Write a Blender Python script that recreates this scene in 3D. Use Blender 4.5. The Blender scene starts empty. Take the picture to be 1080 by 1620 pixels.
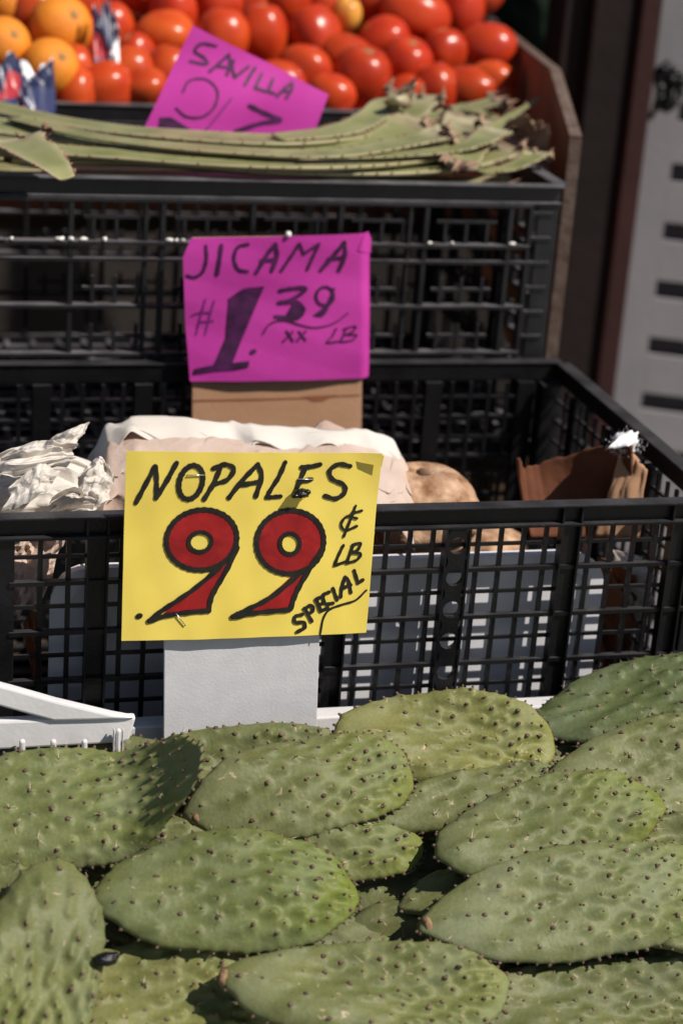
import bpy, bmesh, math, random
import numpy as np
from mathutils import Matrix, Vector
random.seed(7); RNG = np.random.default_rng(7)
scene = bpy.context.scene
COL = scene.collection

# ------------------------------------------------------------------ camera
# stall frame: x along the stall front, y into the stall, z up.
FPX = 3150.0                                    # focal length in photo pixels (1080 x 1620)
CAM = np.array([-0.7213, -1.4072, 1.5989])
RT = np.array([0.9669, -0.2452, 0.0702]); UP = np.array([0.0236, 0.3599, 0.9327]); FW = np.array([0.2540, 0.9002, -0.3538])
RT = RT/np.linalg.norm(RT); UP = UP-RT*(UP@RT); UP /= np.linalg.norm(UP); FW = np.cross(UP, RT)
cd = bpy.data.cameras.new('camera'); cam = bpy.data.objects.new('camera', cd); COL.objects.link(cam)
m = Matrix.Identity(4)
for i in range(3):
    m[i][0], m[i][1], m[i][2], m[i][3] = RT[i], UP[i], -FW[i], CAM[i]
cam.matrix_world = m
cd.sensor_fit = 'VERTICAL'; cd.sensor_height = 36; cd.sensor_width = 24; cd.lens = FPX/1620*36
cd.clip_start = 0.05; cd.clip_end = 200
cd.dof.use_dof = True; cd.dof.focus_distance = 1.53; cd.dof.aperture_fstop = 4.2; cd.dof.aperture_blades = 7
scene.camera = cam

# ------------------------------------------------------------------ light
SUN = Vector((0.51, -0.405, 0.755)).normalized()      # direction towards the sun
el = math.asin(SUN.z); az = math.atan2(SUN.x, SUN.y)
w = bpy.data.worlds.new('World'); scene.world = w; w.use_nodes = True
nt = w.node_tree; bg = nt.nodes['Background']; sky = nt.nodes.new('ShaderNodeTexSky')
sky.sky_type = 'NISHITA'; sky.sun_disc = False; sky.sun_elevation = el; sky.sun_rotation = az
nt.links.new(sky.outputs[0], bg.inputs[0]); bg.inputs[1].default_value = 0.055
sd = bpy.data.lights.new('sun', 'SUN'); sd.energy = 5.0; sd.angle = math.radians(0.55); sd.color = (1.0, 0.93, 0.835)
so = bpy.data.objects.new('sun', sd); COL.objects.link(so)
so.rotation_euler = SUN.to_track_quat('Z', 'Y').to_euler(); so.location = (2, -2, 5)
vs = scene.view_settings; vs.view_transform = 'Standard'; vs.look = 'None'; vs.exposure = 0.14; vs.gamma = 1.0; vs.use_curve_mapping = False

# ------------------------------------------------------------------ pixel -> place helpers
def ray(x, y): return FW+RT*(x-540)/FPX+UP*(810-y)/FPX
def on(x, y, P, n):
    d = ray(x, y); n = np.array(n, float); return CAM+d*(((np.array(P)-CAM)@n)/(d@n))
def atY(x, y, v): return on(x, y, (0, v, 0), (0, 1, 0))
def atZ(x, y, v): return on(x, y, (0, 0, v), (0, 0, 1))
def atX(x, y, v): return on(x, y, (v, 0, 0), (1, 0, 0))

# ------------------------------------------------------------------ materials
def mat(name, base, rough=0.6, var=None, vscale=30, bump=0.0, bscale=200, spec=0.5, sss=0.0, obj_col=False, coat=0, detail=6, distort=0.0, trans=0.0):
    m = bpy.data.materials.new(name); m.use_nodes = True; n = m.node_tree.nodes; l = m.node_tree.links
    b = n['Principled BSDF']; b.inputs['Roughness'].default_value = rough
    b.inputs['Specular IOR Level'].default_value = spec
    tc = n.new('ShaderNodeTexCoord'); src = None
    if var is not None:
        t = n.new('ShaderNodeTexNoise'); t.inputs['Scale'].default_value = vscale; t.inputs['Detail'].default_value = detail; t.inputs['Distortion'].default_value = distort
        l.new(tc.outputs['Object'], t.inputs['Vector'])
        r = n.new('ShaderNodeValToRGB'); r.color_ramp.elements[0].position = 0.32; r.color_ramp.elements[1].position = 0.68
        r.color_ramp.elements[0].color = (*base, 1); r.color_ramp.elements[1].color = (*var, 1)
        l.new(t.outputs['Fac'], r.inputs[0]); src = r.outputs[0]
    if obj_col:
        oi = n.new('ShaderNodeObjectInfo'); mx = n.new('ShaderNodeMixRGB'); mx.blend_type = 'MULTIPLY'; mx.inputs[0].default_value = 1
        if src: l.new(src, mx.inputs[1])
        else: mx.inputs[1].default_value = (*base, 1)
        l.new(oi.outputs['Color'], mx.inputs[2]); src = mx.outputs[0]
    if src: l.new(src, b.inputs['Base Color'])
    else: b.inputs['Base Color'].default_value = (*base, 1)
    if bump:
        t2 = n.new('ShaderNodeTexNoise'); t2.inputs['Scale'].default_value = bscale; t2.inputs['Detail'].default_value = 4
        l.new(tc.outputs['Object'], t2.inputs['Vector'])
        bp = n.new('ShaderNodeBump'); bp.inputs['Strength'].default_value = 1; bp.inputs['Distance'].default_value = bump
        l.new(t2.outputs['Fac'], bp.inputs['Height']); l.new(bp.outputs[0], b.inputs['Normal'])
    if sss:
        b.inputs['Subsurface Weight'].default_value = sss; b.inputs['Subsurface Scale'].default_value = 0.01; b.inputs['Subsurface Radius'].default_value = (1, .4, .2)
    if trans:
        add = n.new('ShaderNodeMixShader'); tr = n.new('ShaderNodeBsdfTranslucent'); add.inputs[0].default_value = trans
        if src: l.new(src, tr.inputs[0])
        else: tr.inputs[0].default_value = (*base, 1)
        l.new(b.outputs[0], add.inputs[1]); l.new(tr.outputs[0], add.inputs[2]); l.new(add.outputs[0], n['Material Output'].inputs[0])
    if coat:
        b.inputs['Coat Weight'].default_value = coat; b.inputs['Coat Roughness'].default_value = 0.12
    return m
M = {}
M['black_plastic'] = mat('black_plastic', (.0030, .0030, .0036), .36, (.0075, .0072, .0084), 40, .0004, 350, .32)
M['black_plastic_lit_tops'] = mat('black_plastic_lit_tops', (.0045, .0045, .0058), .40, (.013, .0125, .015), 35, .0004, 300, .5)
def lit_tops(m, col, amt):  # sun and sky sheen on ledge tops, put into the colour of up-facing faces
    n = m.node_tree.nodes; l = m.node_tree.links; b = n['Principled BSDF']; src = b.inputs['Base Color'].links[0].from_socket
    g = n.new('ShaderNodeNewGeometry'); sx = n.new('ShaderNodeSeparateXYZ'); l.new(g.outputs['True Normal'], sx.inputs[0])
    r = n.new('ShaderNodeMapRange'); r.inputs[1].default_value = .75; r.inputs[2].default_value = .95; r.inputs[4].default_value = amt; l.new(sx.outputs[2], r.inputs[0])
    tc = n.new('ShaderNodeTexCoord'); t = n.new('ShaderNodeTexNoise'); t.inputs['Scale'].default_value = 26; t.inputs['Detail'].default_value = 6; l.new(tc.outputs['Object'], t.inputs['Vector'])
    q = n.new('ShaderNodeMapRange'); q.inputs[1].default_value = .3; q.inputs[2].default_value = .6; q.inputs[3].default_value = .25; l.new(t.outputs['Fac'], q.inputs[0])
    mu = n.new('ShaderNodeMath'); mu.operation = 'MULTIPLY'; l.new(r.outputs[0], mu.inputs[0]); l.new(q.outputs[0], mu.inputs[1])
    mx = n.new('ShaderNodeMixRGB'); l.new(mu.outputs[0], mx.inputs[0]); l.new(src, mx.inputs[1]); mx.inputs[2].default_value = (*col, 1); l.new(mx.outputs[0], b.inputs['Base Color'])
lit_tops(M['black_plastic_lit_tops'], (.17, .165, .18), .75); lit_tops(M['black_plastic'], (.10, .097, .105), .4)
M['white_plastic'] = mat('white_plastic', (.58, .57, .58), .5, (.66, .65, .655), 25, .0002, 250, .4)
M['tub_plastic'] = mat('tub_plastic', (.64, .64, .68), .4, (.70, .70, .73), 12, 0, 1, .4)
M['yellow_paper'] = mat('yellow_paper', (.70, .54, .095), .75, (.78, .62, .125), 14, .00006, 420, .2)
M['pink_paper'] = mat('pink_paper', (.46, .034, .30), .7, (.54, .050, .36), 10, .0002, 300, .2, trans=.12)
M['card_white'] = mat('card_white', (.50, .50, .525), .7, (.55, .55, .57), 60, .0002, 500, .2)
M['cardboard'] = mat('cardboard', (.36, .20, .115), .8, (.43, .25, .15), 18, .0003, 200, .2)
M['cardboard_dark'] = mat('cardboard_dark', (.20, .072, .032), .8, (.27, .105, .05), 22, .0004, 160, .2)
M['card_edge'] = mat('card_edge', (.085, .056, .044), .85, (.15, .11, .092), 90, .0008, 200, .1)
M['ink_black'] = mat('ink_black', (.008, .008, .008), .5, (.020, .017, .012), 120, 0, 1, .3)
M['ink_purple'] = mat('ink_purple', (.020, .004, .022), .55, (.075, .010, .075), 75, 0, 1, .3)
M['ink_faint'] = mat('ink_faint', (.10, .010, .10), .6, (.19, .02, .18), 90, 0, 1, .3)
M['paint_red'] = mat('paint_red', (.19, .005, .007), .55, (.32, .012, .012), 34, .0002, 120, .3, distort=2)
M['steel'] = mat('steel', (.6, .58, .55), .3); M['steel'].node_tree.nodes['Principled BSDF'].inputs['Metallic'].default_value = .9
M['white_paper'] = mat('white_paper', (.74, .69, .63), .75, (.82, .78, .73), 12, .0008, 48, .15, trans=.3)
M['beige_paper'] = mat('beige_paper', (.54, .40, .33), .75, (.66, .54, .47), 14, .0035, 42, .15, trans=.2)
M['jicama_skin'] = mat('jicama_skin', (.20, .095, .045), .8, (.58, .39, .26), 75, .004, 60, .15)
M['kraft_dark'] = mat('kraft_dark', (.085, .030, .014), .85, (.13, .048, .024), 30, .0005, 160, .2)
M['tomato'] = mat('tomato', (.84, .72, .8), .27, (1.03, 1.4, 1.06), .9, 0, 1, .35, sss=.08, obj_col=True)
M['orange_peel'] = mat('orange_peel', (.95, .85, .8), .42, (1.05, 1.1, 1), 1.5, .0012, 26, .35, obj_col=True)
M['stem'] = mat('stem', (.20, .16, .06), .8, (.33, .26, .12), 90)
M['areole'] = mat('areole', (.045, .027, .024), .9, (.20, .135, .105), 330, 0, 1, .1)
M['spine'] = mat('spine', (.50, .42, .30), .5)
M['scar'] = mat('scar', (.17, .10, .055), .9, (.34, .22, .13), 160, .0012, 260, .1)
M['aloe_tooth'] = mat('aloe_tooth', (.28, .13, .09), .6)
M['dry_leaf'] = mat('dry_leaf', (.15, .09, .06), .85, (.36, .24, .17), 40, .001, 120, .1)
M['crumb'] = mat('crumb', (.80, .78, .74), .8)
M['bug'] = mat('bug', (.004, .004, .006), .2, None, bump=.001, bscale=500)
M['dark_wood'] = mat('dark_wood', (.006, .0035, .003), .8, (.013, .007, .006), 6, .002, 40, .2)
M['red_wood'] = mat('red_wood', (.020, .0055, .005), .75, (.032, .009, .008), 8, .002, 40, .25)
M['stand_wood'] = mat('stand_wood', (.045, .028, .018), .8, (.075, .05, .032), 9, .002, 30, .2)
M['grey_panel'] = mat('grey_panel', (.35, .33, .345), .7, (.44, .415, .43), 5, .0003, 80, .3)
M['slot_dark'] = mat('slot_dark', (.05, .045, .05), .9)
M['green_bag'] = mat('green_bag', (.002, .006, .003), .8, (.004, .010, .005), 6, .001, 20, .1)
M['fuzz'] = mat('fuzz', (.82, .82, .84), .9)
M['concrete'] = mat('concrete', (.20, .195, .185), .9, (.27, .26, .25), 3, .004, 25, .2)
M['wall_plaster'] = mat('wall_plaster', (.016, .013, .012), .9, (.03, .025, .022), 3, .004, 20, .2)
def wrapper_mat():
    m = bpy.data.materials.new('printed_wrapper'); m.use_nodes = True; n = m.node_tree.nodes; l = m.node_tree.links; b = n['Principled BSDF']
    tc = n.new('ShaderNodeTexCoord'); t = n.new('ShaderNodeTexVoronoi'); t.inputs['Scale'].default_value = 32; l.new(tc.outputs['Object'], t.inputs['Vector'])
    r = n.new('ShaderNodeValToRGB'); r.color_ramp.interpolation = 'CONSTANT'; e = r.color_ramp.elements
    e[0].color = (.012, .018, .07, 1); e[0].position = 0; e[1].color = (.75, .73, .76, 1); e[1].position = .42
    x = e.new(.68); x.color = (.45, .03, .04, 1); x = e.new(.82); x.color = (.03, .04, .12, 1)
    sp = n.new('ShaderNodeSeparateColor'); l.new(t.outputs['Color'], sp.inputs[0]); l.new(sp.outputs[0], r.inputs[0]); l.new(r.outputs[0], b.inputs['Base Color'])
    b.inputs['Roughness'].default_value = .3; return m
M['wrapper'] = wrapper_mat()
def pad_mat():
    m = bpy.data.materials.new('nopal_skin'); m.use_nodes = True; n = m.node_tree.nodes; l = m.node_tree.links; b = n['Principled BSDF']
    tc = n.new('ShaderNodeTexCoord'); at = n.new('ShaderNodeAttribute'); at.attribute_name = 'tip'
    def noise(sc, det=5, dist=0):
        t = n.new('ShaderNodeTexNoise'); t.inputs['Scale'].default_value = sc; t.inputs['Detail'].default_value = det; t.inputs['Distortion'].default_value = dist
        l.new(tc.outputs['Object'], t.inputs['Vector']); return t
    def mix(f, a, c, mode='MIX'):
        x = n.new('ShaderNodeMixRGB'); x.blend_type = mode
        if isinstance(f, float): x.inputs[0].default_value = f
        else: l.new(f, x.inputs[0])
        for k, v in ((1, a), (2, c)):
            if isinstance(v, tuple): x.inputs[k].default_value = (*v, 1)
            else: l.new(v, x.inputs[k])
        return x.outputs[0]
    def ramp(s, p0, p1):
        r = n.new('ShaderNodeMapRange'); r.inputs[1].default_value = p0; r.inputs[2].default_value = p1; l.new(s, r.inputs[0]); return r.outputs[0]
    body = mix(ramp(noise(16, 5, 1).outputs['Fac'], .35, .65), (.108, .122, .042), (.162, .170, .064))
    body = mix(at.outputs['Fac'], body, (.170, .195, .036))
    fine = noise(420, 3)
    body = mix(ramp(fine.outputs['Fac'], .3, .7), body, mix(1.0, body, (.78, .80, .78), 'MULTIPLY'))
    bloom = ramp(noise(9, 6, 2).outputs['Fac'], .46, .74)
    bl = n.new('ShaderNodeMath'); bl.operation = 'MULTIPLY'; bl.inputs[1].default_value = .42; l.new(bloom, bl.inputs[0])
    body = mix(bl.outputs[0], body, (.215, .232, .150))
    sc = ramp(noise(95, 3, 1.5).outputs['Fac'], .69, .73)
    body = mix(sc, body, (.36, .28, .18))
    sc2 = ramp(noise(140, 2, 0).outputs['Fac'], .725, .75)
    body = mix(sc2, body, (.05, .035, .02))
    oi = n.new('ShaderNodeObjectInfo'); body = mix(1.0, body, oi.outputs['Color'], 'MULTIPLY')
    l.new(body, b.inputs['Base Color'])
    rr = n.new('ShaderNodeMapRange'); rr.inputs[3].default_value = .53; rr.inputs[4].default_value = .76; l.new(bloom, rr.inputs[0]); l.new(rr.outputs[0], b.inputs['Roughness'])
    b.inputs['Specular IOR Level'].default_value = .29
    bp = n.new('ShaderNodeBump'); bp.inputs['Distance'].default_value = .0005
    l.new(noise(260, 4).outputs['Fac'], bp.inputs['Height']); l.new(bp.outputs[0], b.inputs['Normal'])
    b.inputs['Subsurface Weight'].default_value = .04; b.inputs['Subsurface Scale'].default_value = .004
    return m
M['nopal'] = pad_mat()
def aloe_mat():
    m = bpy.data.materials.new('aloe_skin'); m.use_nodes = True; n = m.node_tree.nodes; l = m.node_tree.links; b = n['Principled BSDF']
    tc = n.new('ShaderNodeTexCoord'); at = n.new('ShaderNodeAttribute'); at.attribute_name = 'tip'
    t = n.new('ShaderNodeTexNoise'); t.inputs['Scale'].default_value = 22; t.inputs['Detail'].default_value = 5; l.new(tc.outputs['Object'], t.inputs['Vector'])
    r = n.new('ShaderNodeValToRGB'); e = r.color_ramp.elements; e[0].position = .3; e[0].color = (.14, .155, .058, 1); e[1].position = .7; e[1].color = (.27, .262, .122, 1)
    l.new(t.outputs['Fac'], r.inputs[0])
    r2 = n.new('ShaderNodeValToRGB'); e = r2.color_ramp.elements; e[0].position = 0; e[0].color = (0, 0, 0, 1); e[1].position = .88; e[1].color = (0, 0, 0, 1)
    x = e.new(.97); x.color = (.9, .9, .9, 1); l.new(at.outputs['Fac'], r2.inputs[0])
    mx = n.new('ShaderNodeMixRGB'); l.new(r2.outputs[0], mx.inputs[0]); l.new(r.outputs[0], mx.inputs[1])
    rb = n.new('ShaderNodeValToRGB'); e = rb.color_ramp.elements; e[0].position = .4; e[0].color = (.44, .40, .25, 1); e[1].position = .62; e[1].color = (.12, .05, .05, 1)
    l.new(t.outputs['Fac'], rb.inputs[0]); l.new(rb.outputs[0], mx.inputs[2])
    ae = n.new('ShaderNodeAttribute'); ae.attribute_name = 'edge'; m2 = n.new('ShaderNodeMixRGB'); mm = n.new('ShaderNodeMath'); mm.operation = 'MULTIPLY'; mm.inputs[1].default_value = .7; l.new(ae.outputs['Fac'], mm.inputs[0]); l.new(mm.outputs[0], m2.inputs[0])
    l.new(mx.outputs[0], m2.inputs[1]); m2.inputs[2].default_value = (.42, .36, .22, 1); l.new(m2.outputs[0], b.inputs['Base Color'])
    b.inputs['Roughness'].default_value = .42; return m
M['aloe'] = aloe_mat()

# ------------------------------------------------------------------ mesh helpers
class MB:
    def __init__(s): s.v = []; s.f = []; s.sm = []
    def add(s, v, f, smooth=False):
        o = len(s.v); s.v += [tuple(map(float, p)) for p in v]; s.f += [tuple(i+o for i in q) for q in f]; s.sm += [smooth]*len(f); return s
    def box(s, a, b):
        x0, y0, z0 = a; x1, y1, z1 = b
        return s.add([(x0, y0, z0), (x1, y0, z0), (x1, y1, z0), (x0, y1, z0), (x0, y0, z1), (x1, y0, z1), (x1, y1, z1), (x0, y1, z1)],
                     [(0, 3, 2, 1), (4, 5, 6, 7), (0, 1, 5, 4), (1, 2, 6, 5), (2, 3, 7, 6), (3, 0, 4, 7)])
    def prism(s, poly, ax, lo, hi):
        # poly in the other two axes (order preserved), extruded along axis ax
        n = len(poly); V = []
        for h in (lo, hi):
            for p in poly:
                q = list(p); q.insert(ax, h); V.append(q)
        F = [tuple(range(n))[::-1], tuple(range(n, 2*n))]+[(i, (i+1) % n, n+(i+1) % n, n+i) for i in range(n)]
        return s.add(V, F)
    def cone(s, base, tip, r, k=5, smooth=False):
        base = np.array(base); tip = np.array(tip); d = tip-base; L = np.linalg.norm(d)+1e-9; d = d/L
        a = np.cross(d, [0, 0, 1.]) if abs(d[2]) < .9 else np.cross(d, [1., 0, 0]); a /= np.linalg.norm(a); c = np.cross(d, a)
        V = [base+r*(math.cos(2*math.pi*i/k)*a+math.sin(2*math.pi*i/k)*c) for i in range(k)]+[tip]
        return s.add(V, [(i, (i+1) % k, k) for i in range(k)], smooth)
    def tube(s, pts, r, k=6, smooth=True):
        pts = [np.array(p, float) for p in pts]; V = []; F = []; n = len(pts)
        for i, p in enumerate(pts):
            d = pts[min(i+1, n-1)]-pts[max(i-1, 0)]; d /= np.linalg.norm(d)+1e-9
            a = np.cross(d, [.13, .2, .97]); a /= np.linalg.norm(a)+1e-9; c = np.cross(d, a)
            rr = r[i] if hasattr(r, '__len__') else r
            V += [p+rr*(math.cos(2*math.pi*j/k)*a+math.sin(2*math.pi*j/k)*c) for j in range(k)]
        for i in range(n-1):
            F += [(i*k+j, i*k+(j+1) % k, (i+1)*k+(j+1) % k, (i+1)*k+j) for j in range(k)]
        F += [tuple(range(k))[::-1], tuple(range((n-1)*k, n*k))]
        return s.add(V, F, smooth)
    def blob(s, c, r, nu=6, nv=4, jit=0.0, axes=None):
        V = []; F = []; A = np.eye(3) if axes is None else np.array(axes)
        r = np.array(r if hasattr(r, '__len__') else (r, r, r), float); c = np.array(c)
        V.append(c+A.T@(r*[0, 0, 1]))
        for i in range(1, nv):
            t = math.pi*i/nv
            for j in range(nu):
                p = 2*math.pi*(j+.5*(i % 2))/nu
                V.append(c+A.T@(r*np.array([math.sin(t)*math.cos(p), math.sin(t)*math.sin(p), math.cos(t)])*(1+jit*random.uniform(-1, 1))))
        V.append(c-A.T@(r*[0, 0, 1]))
        F += [(0, 1+j, 1+(j+1) % nu) for j in range(nu)]
        for i in range(nv-2):
            a = 1+i*nu; b = a+nu
            F += [(a+j, b+j, b+(j+1) % nu, a+(j+1) % nu) for j in range(nu)]
        a = 1+(nv-2)*nu; F += [(a+j, len(V)-1, a+(j+1) % nu) for j in range(nu)]
        return s.add(V, F, True)
    def mesh(s, name):
        me = bpy.data.meshes.new(name); me.from_pydata(s.v, [], s.f); me.update()
        me.polygons.foreach_set('use_smooth', s.sm); return me
    def build(s, name, mt, parent=None, loc=None, fix=False):
        me = s.mesh(name)
        if fix:
            bm = bmesh.new(); bm.from_mesh(me); bmesh.ops.recalc_face_normals(bm, faces=bm.faces); bm.to_mesh(me); bm.free()
        me.materials.append(mt if not isinstance(mt, str) else M[mt])
        o = bpy.data.objects.new(name, me); COL.objects.link(o)
        if parent: o.parent = parent
        if loc is not None: o.location = loc
        return o
def tag(o, label, cat, group=None, kind=None):
    o['label'] = label; o['category'] = cat
    if group: o['group'] = group
    if kind: o['kind'] = kind
    return o
def empty(name, label, cat, loc=(0, 0, 0), group=None):
    o = bpy.data.objects.new(name, None); COL.objects.link(o); o.location = loc; o.empty_display_size = .02
    return tag(o, label, cat, group)
def structure(o): o['kind'] = 'structure'; return o
def bevel(o, w=.0015, seg=2):
    b = o.modifiers.new('bevel', 'BEVEL'); b.width = w; b.segments = seg; b.limit_method = 'ANGLE'; b.angle_limit = math.radians(40); return o
def copy_tree(o, parent=None):
    c = o.copy(); COL.objects.link(c); c.parent = parent
    for ch in o.children: copy_tree(ch, c)
    return c
def smooth_path(pts, n=8):
    P = [np.array(p, float) for p in pts]
    if len(P) < 3: return [P[0]+(P[-1]-P[0])*i/n for i in range(n+1)]
    Q = [2*P[0]-P[1]]+P+[2*P[-1]-P[-2]]; out = []
    for i in range(1, len(Q)-2):
        a, b, c, d = Q[i-1:i+3]
        for k in range(n):
            t = k/n; out.append(.5*((2*b)+(c-a)*t+(2*a-5*b+4*c-d)*t*t+(-a+3*b-3*c+d)*t**3))
    out.append(P[-1]); return out

# ================================================================== SETTING
structure(MB().add([(-40, -40, 0), (40, -40, 0), (40, 40, 0), (-40, 40, 0)], [(0, 1, 2, 3)]).build('pavement', 'concrete'))
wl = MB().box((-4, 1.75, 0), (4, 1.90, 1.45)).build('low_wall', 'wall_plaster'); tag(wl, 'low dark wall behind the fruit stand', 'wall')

# stepped wooden stand that carries the crates
st = empty('display_stand', 'stepped wooden stand under the stacked produce crates', 'stand', (-.3, .4, 0))
def stand_part(name, a, b):
    o = MB().box(np.array(a)-[-.3, .4, 0], np.array(b)-[-.3, .4, 0]).build(name, 'stand_wood', st); bevel(o, .003); return o
C1H, C2H = .27, .275
for k in range(3): stand_part('plank', (-.95, .012+k*.13, 1.05-C1H-.026), (.0, .135+k*.13, 1.05-C1H-.002))
for k in range(3): stand_part('plank', (-.95, .415+k*.13, 1.223-C2H-.026), (.0, .538+k*.13, 1.223-C2H-.002))
for k in range(4): stand_part('plank', (-.95, .835+k*.12, 1.07), (.060, .948+k*.12, 1.094))
for x in (-.93, -.055):
    for y, z in ((.02, 1.05-C1H-.026), (.425, 1.223-C2H-.026), (1.25, 1.07)):
        stand_part('leg', (x, y, 0), (x+.045, y+.045, z))
    stand_part('rail', (x-.012, .02, .70), (x-.001, 1.29, .75))
# ================================================================== BLACK CRATES
def lattice_crate(name, label, loc, W, D, H, style, mt, group):
    """open-topped plastic crate; local origin = front right rim corner, x to -W, y to D, z to -H"""
    root = empty(name, label, 'crate', loc, group)
    t = .004
    rim_h = .019
    # rim: band all round with an outward lip and a thin ridge
    r = MB()
    def band(a, b): r.box(a, b)
    for (y0, y1) in ((0, t), (D-t, D)):
        band((-W, y0, -rim_h), (0, y1, -.002))
    for (x0, x1) in ((-W, -W+t), (-t, 0)):
        band((x0, t+.0002, -rim_h), (x1, D-t-.0002, -.002))
    L = .009
    band((-W-.002, -L, -.0025), (.002, .006, 0)); band((-W-.002, D-.006, -.0025), (.002, D+L, 0))
    band((-W-L, .0062, -.0027), (-W+.006, D-.0062, -.0002)); band((-.006, .0062, -.0027), (L, D-.0062, -.0002))
    band((-W, -.006, -rim_h-.0008), (0, -.0002, -rim_h+.0022)); band((-W, D+.0002, -rim_h-.0008), (0, D+.006, -rim_h+.0022))
    bevel(r.build('rim', mt, root), .0009, 2)
    for sx in (0, 1):
        for sy in (0, 1):
            x0 = -W+.0003 if sx else -.022; y0 = D-.0205 if sy else -.0015
            c = MB().box((x0, y0, -H), (x0+.0217, y0+.0045 if not sy else y0+.022, -rim_h-.001))
            c.box((x0 if sx else x0+.017, .003 if not sy else D-.02, -H), (x0+.0047 if sx else x0+.0217, .02 if not sy else D-.002, -rim_h-.0012))
            bevel(c.build('corner_post', mt, root), .0012, 2)
    # four walls
    def wall(kind, length, place, outward):
        # works in local wall coordinates: u along 0..length, o outward depth, z
        lat = MB()
        def B(u0, u1, o0, o1, z0, z1, tgt=None):
            a = place(u0, o0, z0); b = place(u1, o1, z1)
            lo = np.minimum(a, b); hi = np.maximum(a, b); (tgt or lat).box(lo, hi)
        ribs = []
        if style == 1:
            pitch = .0961; us = [u for u in np.arange(.035, length-.02, pitch)]
            for i, u in enumerate(us):
                rb = MB()
                if kind == 'front' and i == 2:      # rib with a column of round holes
                    n = 9; zt = -rim_h-.001; hz = (H-rim_h)/n
                    for k in range(n):
                        zc = zt-hz*(k+.5); K = 14; rad = .0072
                        ring = [(math.cos(2*math.pi*q/K+math.pi/K)*rad, math.sin(2*math.pi*q/K+math.pi/K)*rad) for q in range(K)]
                        out = []
                        for (cx, cz) in ring:
                            s = 1/max(abs(cx)/(.0086), abs(cz)/(hz/2)); out.append((cx*s, cz*s))
                        V = []
                        for o_ in (.0005, -.0045):
                            V += [place(u+cx, -o_, zc+cz) for cx, cz in ring]+[place(u+cx, -o_, zc+cz) for cx, cz in out]
                        F = []
                        for q in range(K):
                            q2 = (q+1) % K
                            F += [(q, q2, K+q2, K+q), (2*K+q2, 2*K+q, 3*K+q, 3*K+q2), (q2, q, 2*K+q, 2*K+q2)]
                        rb.add(V, F)
                    B(u-.0105, u-.0088, -.005, .006, -H, -rim_h-.001, rb); B(u+.0088, u+.0105, -.005, .006, -H, -rim_h-.001, rb)
                else:
                    B(u-.0085, u+.0085, -.0045, .0005, -H, -rim_h-.001, rb)
                    B(u-.0085, u-.0068, .0007, .006, -H, -rim_h-.001, rb); B(u+.0068, u+.0085, .0007, .006, -H, -rim_h-.001, rb)
                    for q in (-.0085, .0075): B(u+q, u+q+.0018, .0008, .006, -rim_h+.003, -.003, rb)
                ribs.append(rb)
            edges = [0.02]+us+[length-.02]
            for a, b in zip(edges[:-1], edges[1:]):
                k = max(1, int(round((b-a)/.0203)))
                for j in range(1, k):
                    u = a+(b-a)*j/k
                    if b-a < .05 and k < 3: pass
                    B(u-.0019, u+.0019, -.0032, -.0004, -H+.004, -rim_h-.001)
            z = -rim_h-.0165; j = 0
            while z > -H+.01:
                if j % 2 == 0: B(.018, length-.018, -.0030, -.0008, z-.0015, z+.0015)
                else: B(.018, length-.018, -.0030, .0032, z-.0017, z+.0017)
                z -= .0208; j += 1
        else:
            pitch = .0855; us = [u for u in np.arange(.051, length-.04, pitch)]
            for i, u in enumerate(us):
                rb = MB(); B(u-.0022, u+.0022, -.004, .007, -H, -rim_h-.001, rb)
                if i % 3 == 1: B(u+.014, u+.0175, -.004, .005, -H, -rim_h-.001, rb)
                ribs.append(rb)
            for z, dpt in ((-.0205, .008), (-.061, .0095), (-.077, .008), (-.122, .0095), (-.169, .0095), (-.215, .0095)):
                B(.03, length-.03, -.0036, dpt, z-.0016, z+.0016)
            for (zt, zb) in ((-.038, -.061), (-.094, -.122), (-.141, -.169), (-.19, -.215)):
                edges = us
                for a, b in zip(edges[:-1], edges[1:]):
                    for j in (1, 2, 3):
                        u = a+(b-a)*j/4; B(u-.0017, u+.0017, -.0032, .001, zb, zt)
                    zz = zt if zt > -.05 else (zt+zb)/2+.002
                    B(a+.012, b-.012, -.003, .0012, zz-.0016, zz+.0016)
            for e in (.030, length-.030):
                B(e-.0017, e+.0017, -.0034, .005, -H, -rim_h-.001)
                for k in range(9):
                    z = -rim_h-.004-.025*(k+.2)
                    if z > -H+.01: B(min(e, length-e if e > .1 else e), e, -.003, .004, z-.0016, z+.0016) if False else B(e+.002 if e > .1 else .006, length-.006 if e > .1 else e-.002, -.0028, .004, z-.0016, z+.0016)
        B(.001, length-.001, -.0046, .0062, -H+.0005, -H+.012)
        lat.build(kind+'_lattice', mt, root)
        for rb in ribs: rb.build('rib', mt, root)
    wall('front', W, lambda u, o, z: np.array((-u, 0.0045-.0005-o-.004+.004*0, z)), None)
    wall('back', W, lambda u, o, z: np.array((-u, D-.004+o, z)), None)
    wall('right', D, lambda u, o, z: np.array((-.004+o, u, z)), None)
    wall('left', D, lambda u, o, z: np.array((-W+.004-o, u, z)), None)
    b = MB()
    for k in range(13): b.box((-W+.008, .012+k*.029, -H+.0008), (-.008, .022+k*.029, -H+.005))
    for k in range(20): b.box((-W+.01+k*.029, .01, -H+.0052), (-W+.016+k*.029, D-.01, -H+.008))
    b.build('base', mt, root)
    return root
crate1 = lattice_crate('plastic_crate', 'black square mesh plastic crate of wrapped jicama behind the yellow sign', (0, 0, 1.05), .60, .39, C1H, 1, M['black_plastic'], 'black plastic crates')
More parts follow.
